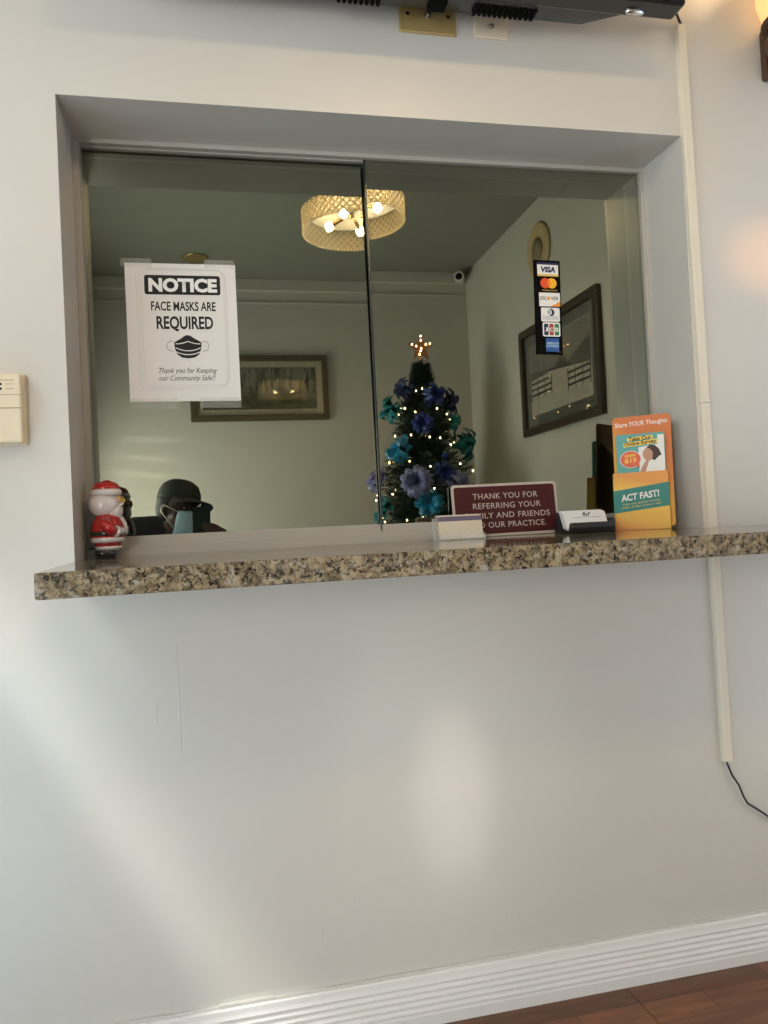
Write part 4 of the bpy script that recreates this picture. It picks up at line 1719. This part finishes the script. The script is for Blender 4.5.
for s_ in (-1, 1):
    bb = MB()
    bb.ball((s_ * .033, .0800, .010), .0100, (1.1, 1, .7), 14, 10)
    e_ = headpart('eye', bb, 'eye')
    bb = MB()
    bb.ball((s_ * .034, .0870, .010), .0056, (1, .75, 1), 10, 8)
    headpart('iris', bb, 'iris', e_)
bb = MB()
bb.ball((0, -.022, .030), .0945, (.86, 1.03, .98), 26, 18)
for v in list(bb.bm.verts):
    if v.co.z < -.045 or (v.co.y > .02 and v.co.z < .03):
        v.co.y = min(v.co.y, .015)
        v.co.z = max(v.co.z, -.05)
headpart('hair', bb, 'hair')
# baseball cap
bb = MB()
bb.lathe([(.094, 0), (.0955, .015), (.092, .045), (.078, .075), (.050, .095), (.018, .103), (.003, (.104))], (0, -.012, .052), 30, .93, 1.12)
cap = headpart('cap', bb, 'cap')
bb = MB()
n_ = 16
up, dn = [], []
for k in range(n_ + 1):
    a = R(180 * k / n_)
    xo, yo = .084 * math.cos(a), .060 + .125 * math.sin(a) ** .8
    xi, yi = .080 * math.cos(a), .035 + .055 * math.sin(a)
    zo = .056 - .006 - .020 * math.cos(a) ** 2 - .010 * math.sin(a)
    zi = .064 - .012 * math.cos(a) ** 2
    up.append([(xi, yi, zi), (xo, yo, zo)])
for k in range(n_):
    for dz in (0, -.004):
        bb.poly([(p[0], p[1], p[2] + dz) for p in (up[k][0], up[k + 1][0], up[k + 1][1], up[k][1])])
    bb.poly([up[k][1], up[k + 1][1], (up[k + 1][1][0], up[k + 1][1][1], up[k + 1][1][2] - .004), (up[k][1][0], up[k][1][1], up[k][1][2] - .004)])
headpart('brim', bb, 'cap', cap)
bb = MB()
bb.ball((0, .079, .085), .020, (1, .25, .85), 16, 10)
headpart('badge', bb, 'cap_badge', cap)
bb = MB()
bb.ball((0, -.012, .146), .007, u=10, v=8)
headpart('cap_button', bb, 'cap', cap)
# medical mask with ear loops
bb = MB()
nu, nv = 12, 9
grid = []
for j in range(nv):
    v_ = j / (nv - 1)
    rowv = []
    for i in range(nu + 1):
        u_ = -1 + 2 * i / nu
        hw = .066 - .016 * abs(v_ - .45)
        x_ = hw * math.sin(u_ * 1.25) / math.sin(1.25)
        y_ = .060 + .050 * math.cos(u_ * 1.35) * (1 - .9 * (v_ - .35) ** 2) + .003 * math.sin(v_ * 26)
        if v_ > .8:
            y_ -= .012 * (v_ - .8) / .2
        z_ = -.004 - .108 * v_ + (.012 * (1 - v_) * (1 - abs(u_)) - .004)
        rowv.append(bb.bm.verts.new((x_, y_, z_)))
    grid.append(rowv)
for a, c in zip(grid, grid[1:]):
    for i in range(nu):
        bb.bm.faces.new((a[i], a[i + 1], c[i + 1], c[i]))
mk_ = headpart('face_mask', bb, 'mask')
mk_.modifiers.new('thick', 'SOLIDIFY').thickness = .003
for s_ in (-1, 1):
    for z0, z1 in ((-.012, .016), (-.088, -.020)):
        bb = MB()
        bb.tube([(s_ * .060, .072 if z1 > 0 else .066, z0), (s_ * .078, .035, (z0 + z1) / 2), (s_ * .085, -.004, z1)], .0018, 6)
        headpart('ear_loop', bb, 'mask_loop', mk_)
# spectacles: thin temple visible above the mask
for s_ in (-1, 1):
    bb = MB()
    bb.tube([(s_ * .058, .082, .014), (s_ * .078, .045, .014), (s_ * .086, -.002, .010)], .0014, 6)
    bb.tube([(s_ * .033 + .022 * math.cos(R(q)), .0975 - .008 * abs(math.cos(R(q))), .010 + .016 * math.sin(R(q))) for q in range(0, 361, 24)], .0012, 6)
    headpart('spectacle_frame', bb, 'black')

ph = thing('smartphone', 'dark green smartphone held up in front of the face, mirrored in the window', 'phone', (-.058, -1.476, 1.015), (0, R(1), 0))
b = MB()
b.prism(rrect(-.036, -.0735, .036, .0735, .010), -.004, .004)
b.build('case', 'phone', ph, 'auto')
b = MB()
b.prism(rrect(-.033, -.070, .033, .070, .008), -.0046, -.004)
b.build('screen', 'black_gloss', ph)
b = MB()
b.prism(rrect(.004, -.068, .031, -.041, .006), .004, .0058)
cb = b.build('camera_bump', 'phone', ph)
for u, v in ((.011, -.048), (.011, -.061), (.024, -.0545)):
    b = MB()
    b.cyl((u, .0058, v), (u, .0066, v), .0055, seg=14)
    b.build('lens', 'black_gloss', cb)

# chair of the photographer
chair = thing('waiting_chair', 'grey upholstered waiting room chair under the seated person', 'chair', (-.17, -2.12, 0))
b = MB()
b.box((-.25, -.20, .33), (.25, .26, .405), bev=.02, seg=3)
b.build('seat', 'seat', chair, True)
b = MB()
b.box((-.24, -.30, .42), (.24, -.25, .80), Matrix.Rotation(R(4), 4, 'X'), bev=.018, seg=3)
b.build('backrest', 'seat', chair, True)
for sx_ in (-1, 1):
    for y_ in (-.27, .22):
        b = MB()
        b.tube([(sx_ * .262, y_, 0), (sx_ * .262, y_, .37)] if y_ > 0 else [(sx_ * .262, y_, 0), (sx_ * .262, y_, .50), (sx_ * .255, y_ - .02, .70)], .012, 10)
        b.build('leg', 'black', chair)
b = MB()
b.box((-.265, -.28, .335), (.265, .235, .35))
b.build('seat_frame', 'black', chair)
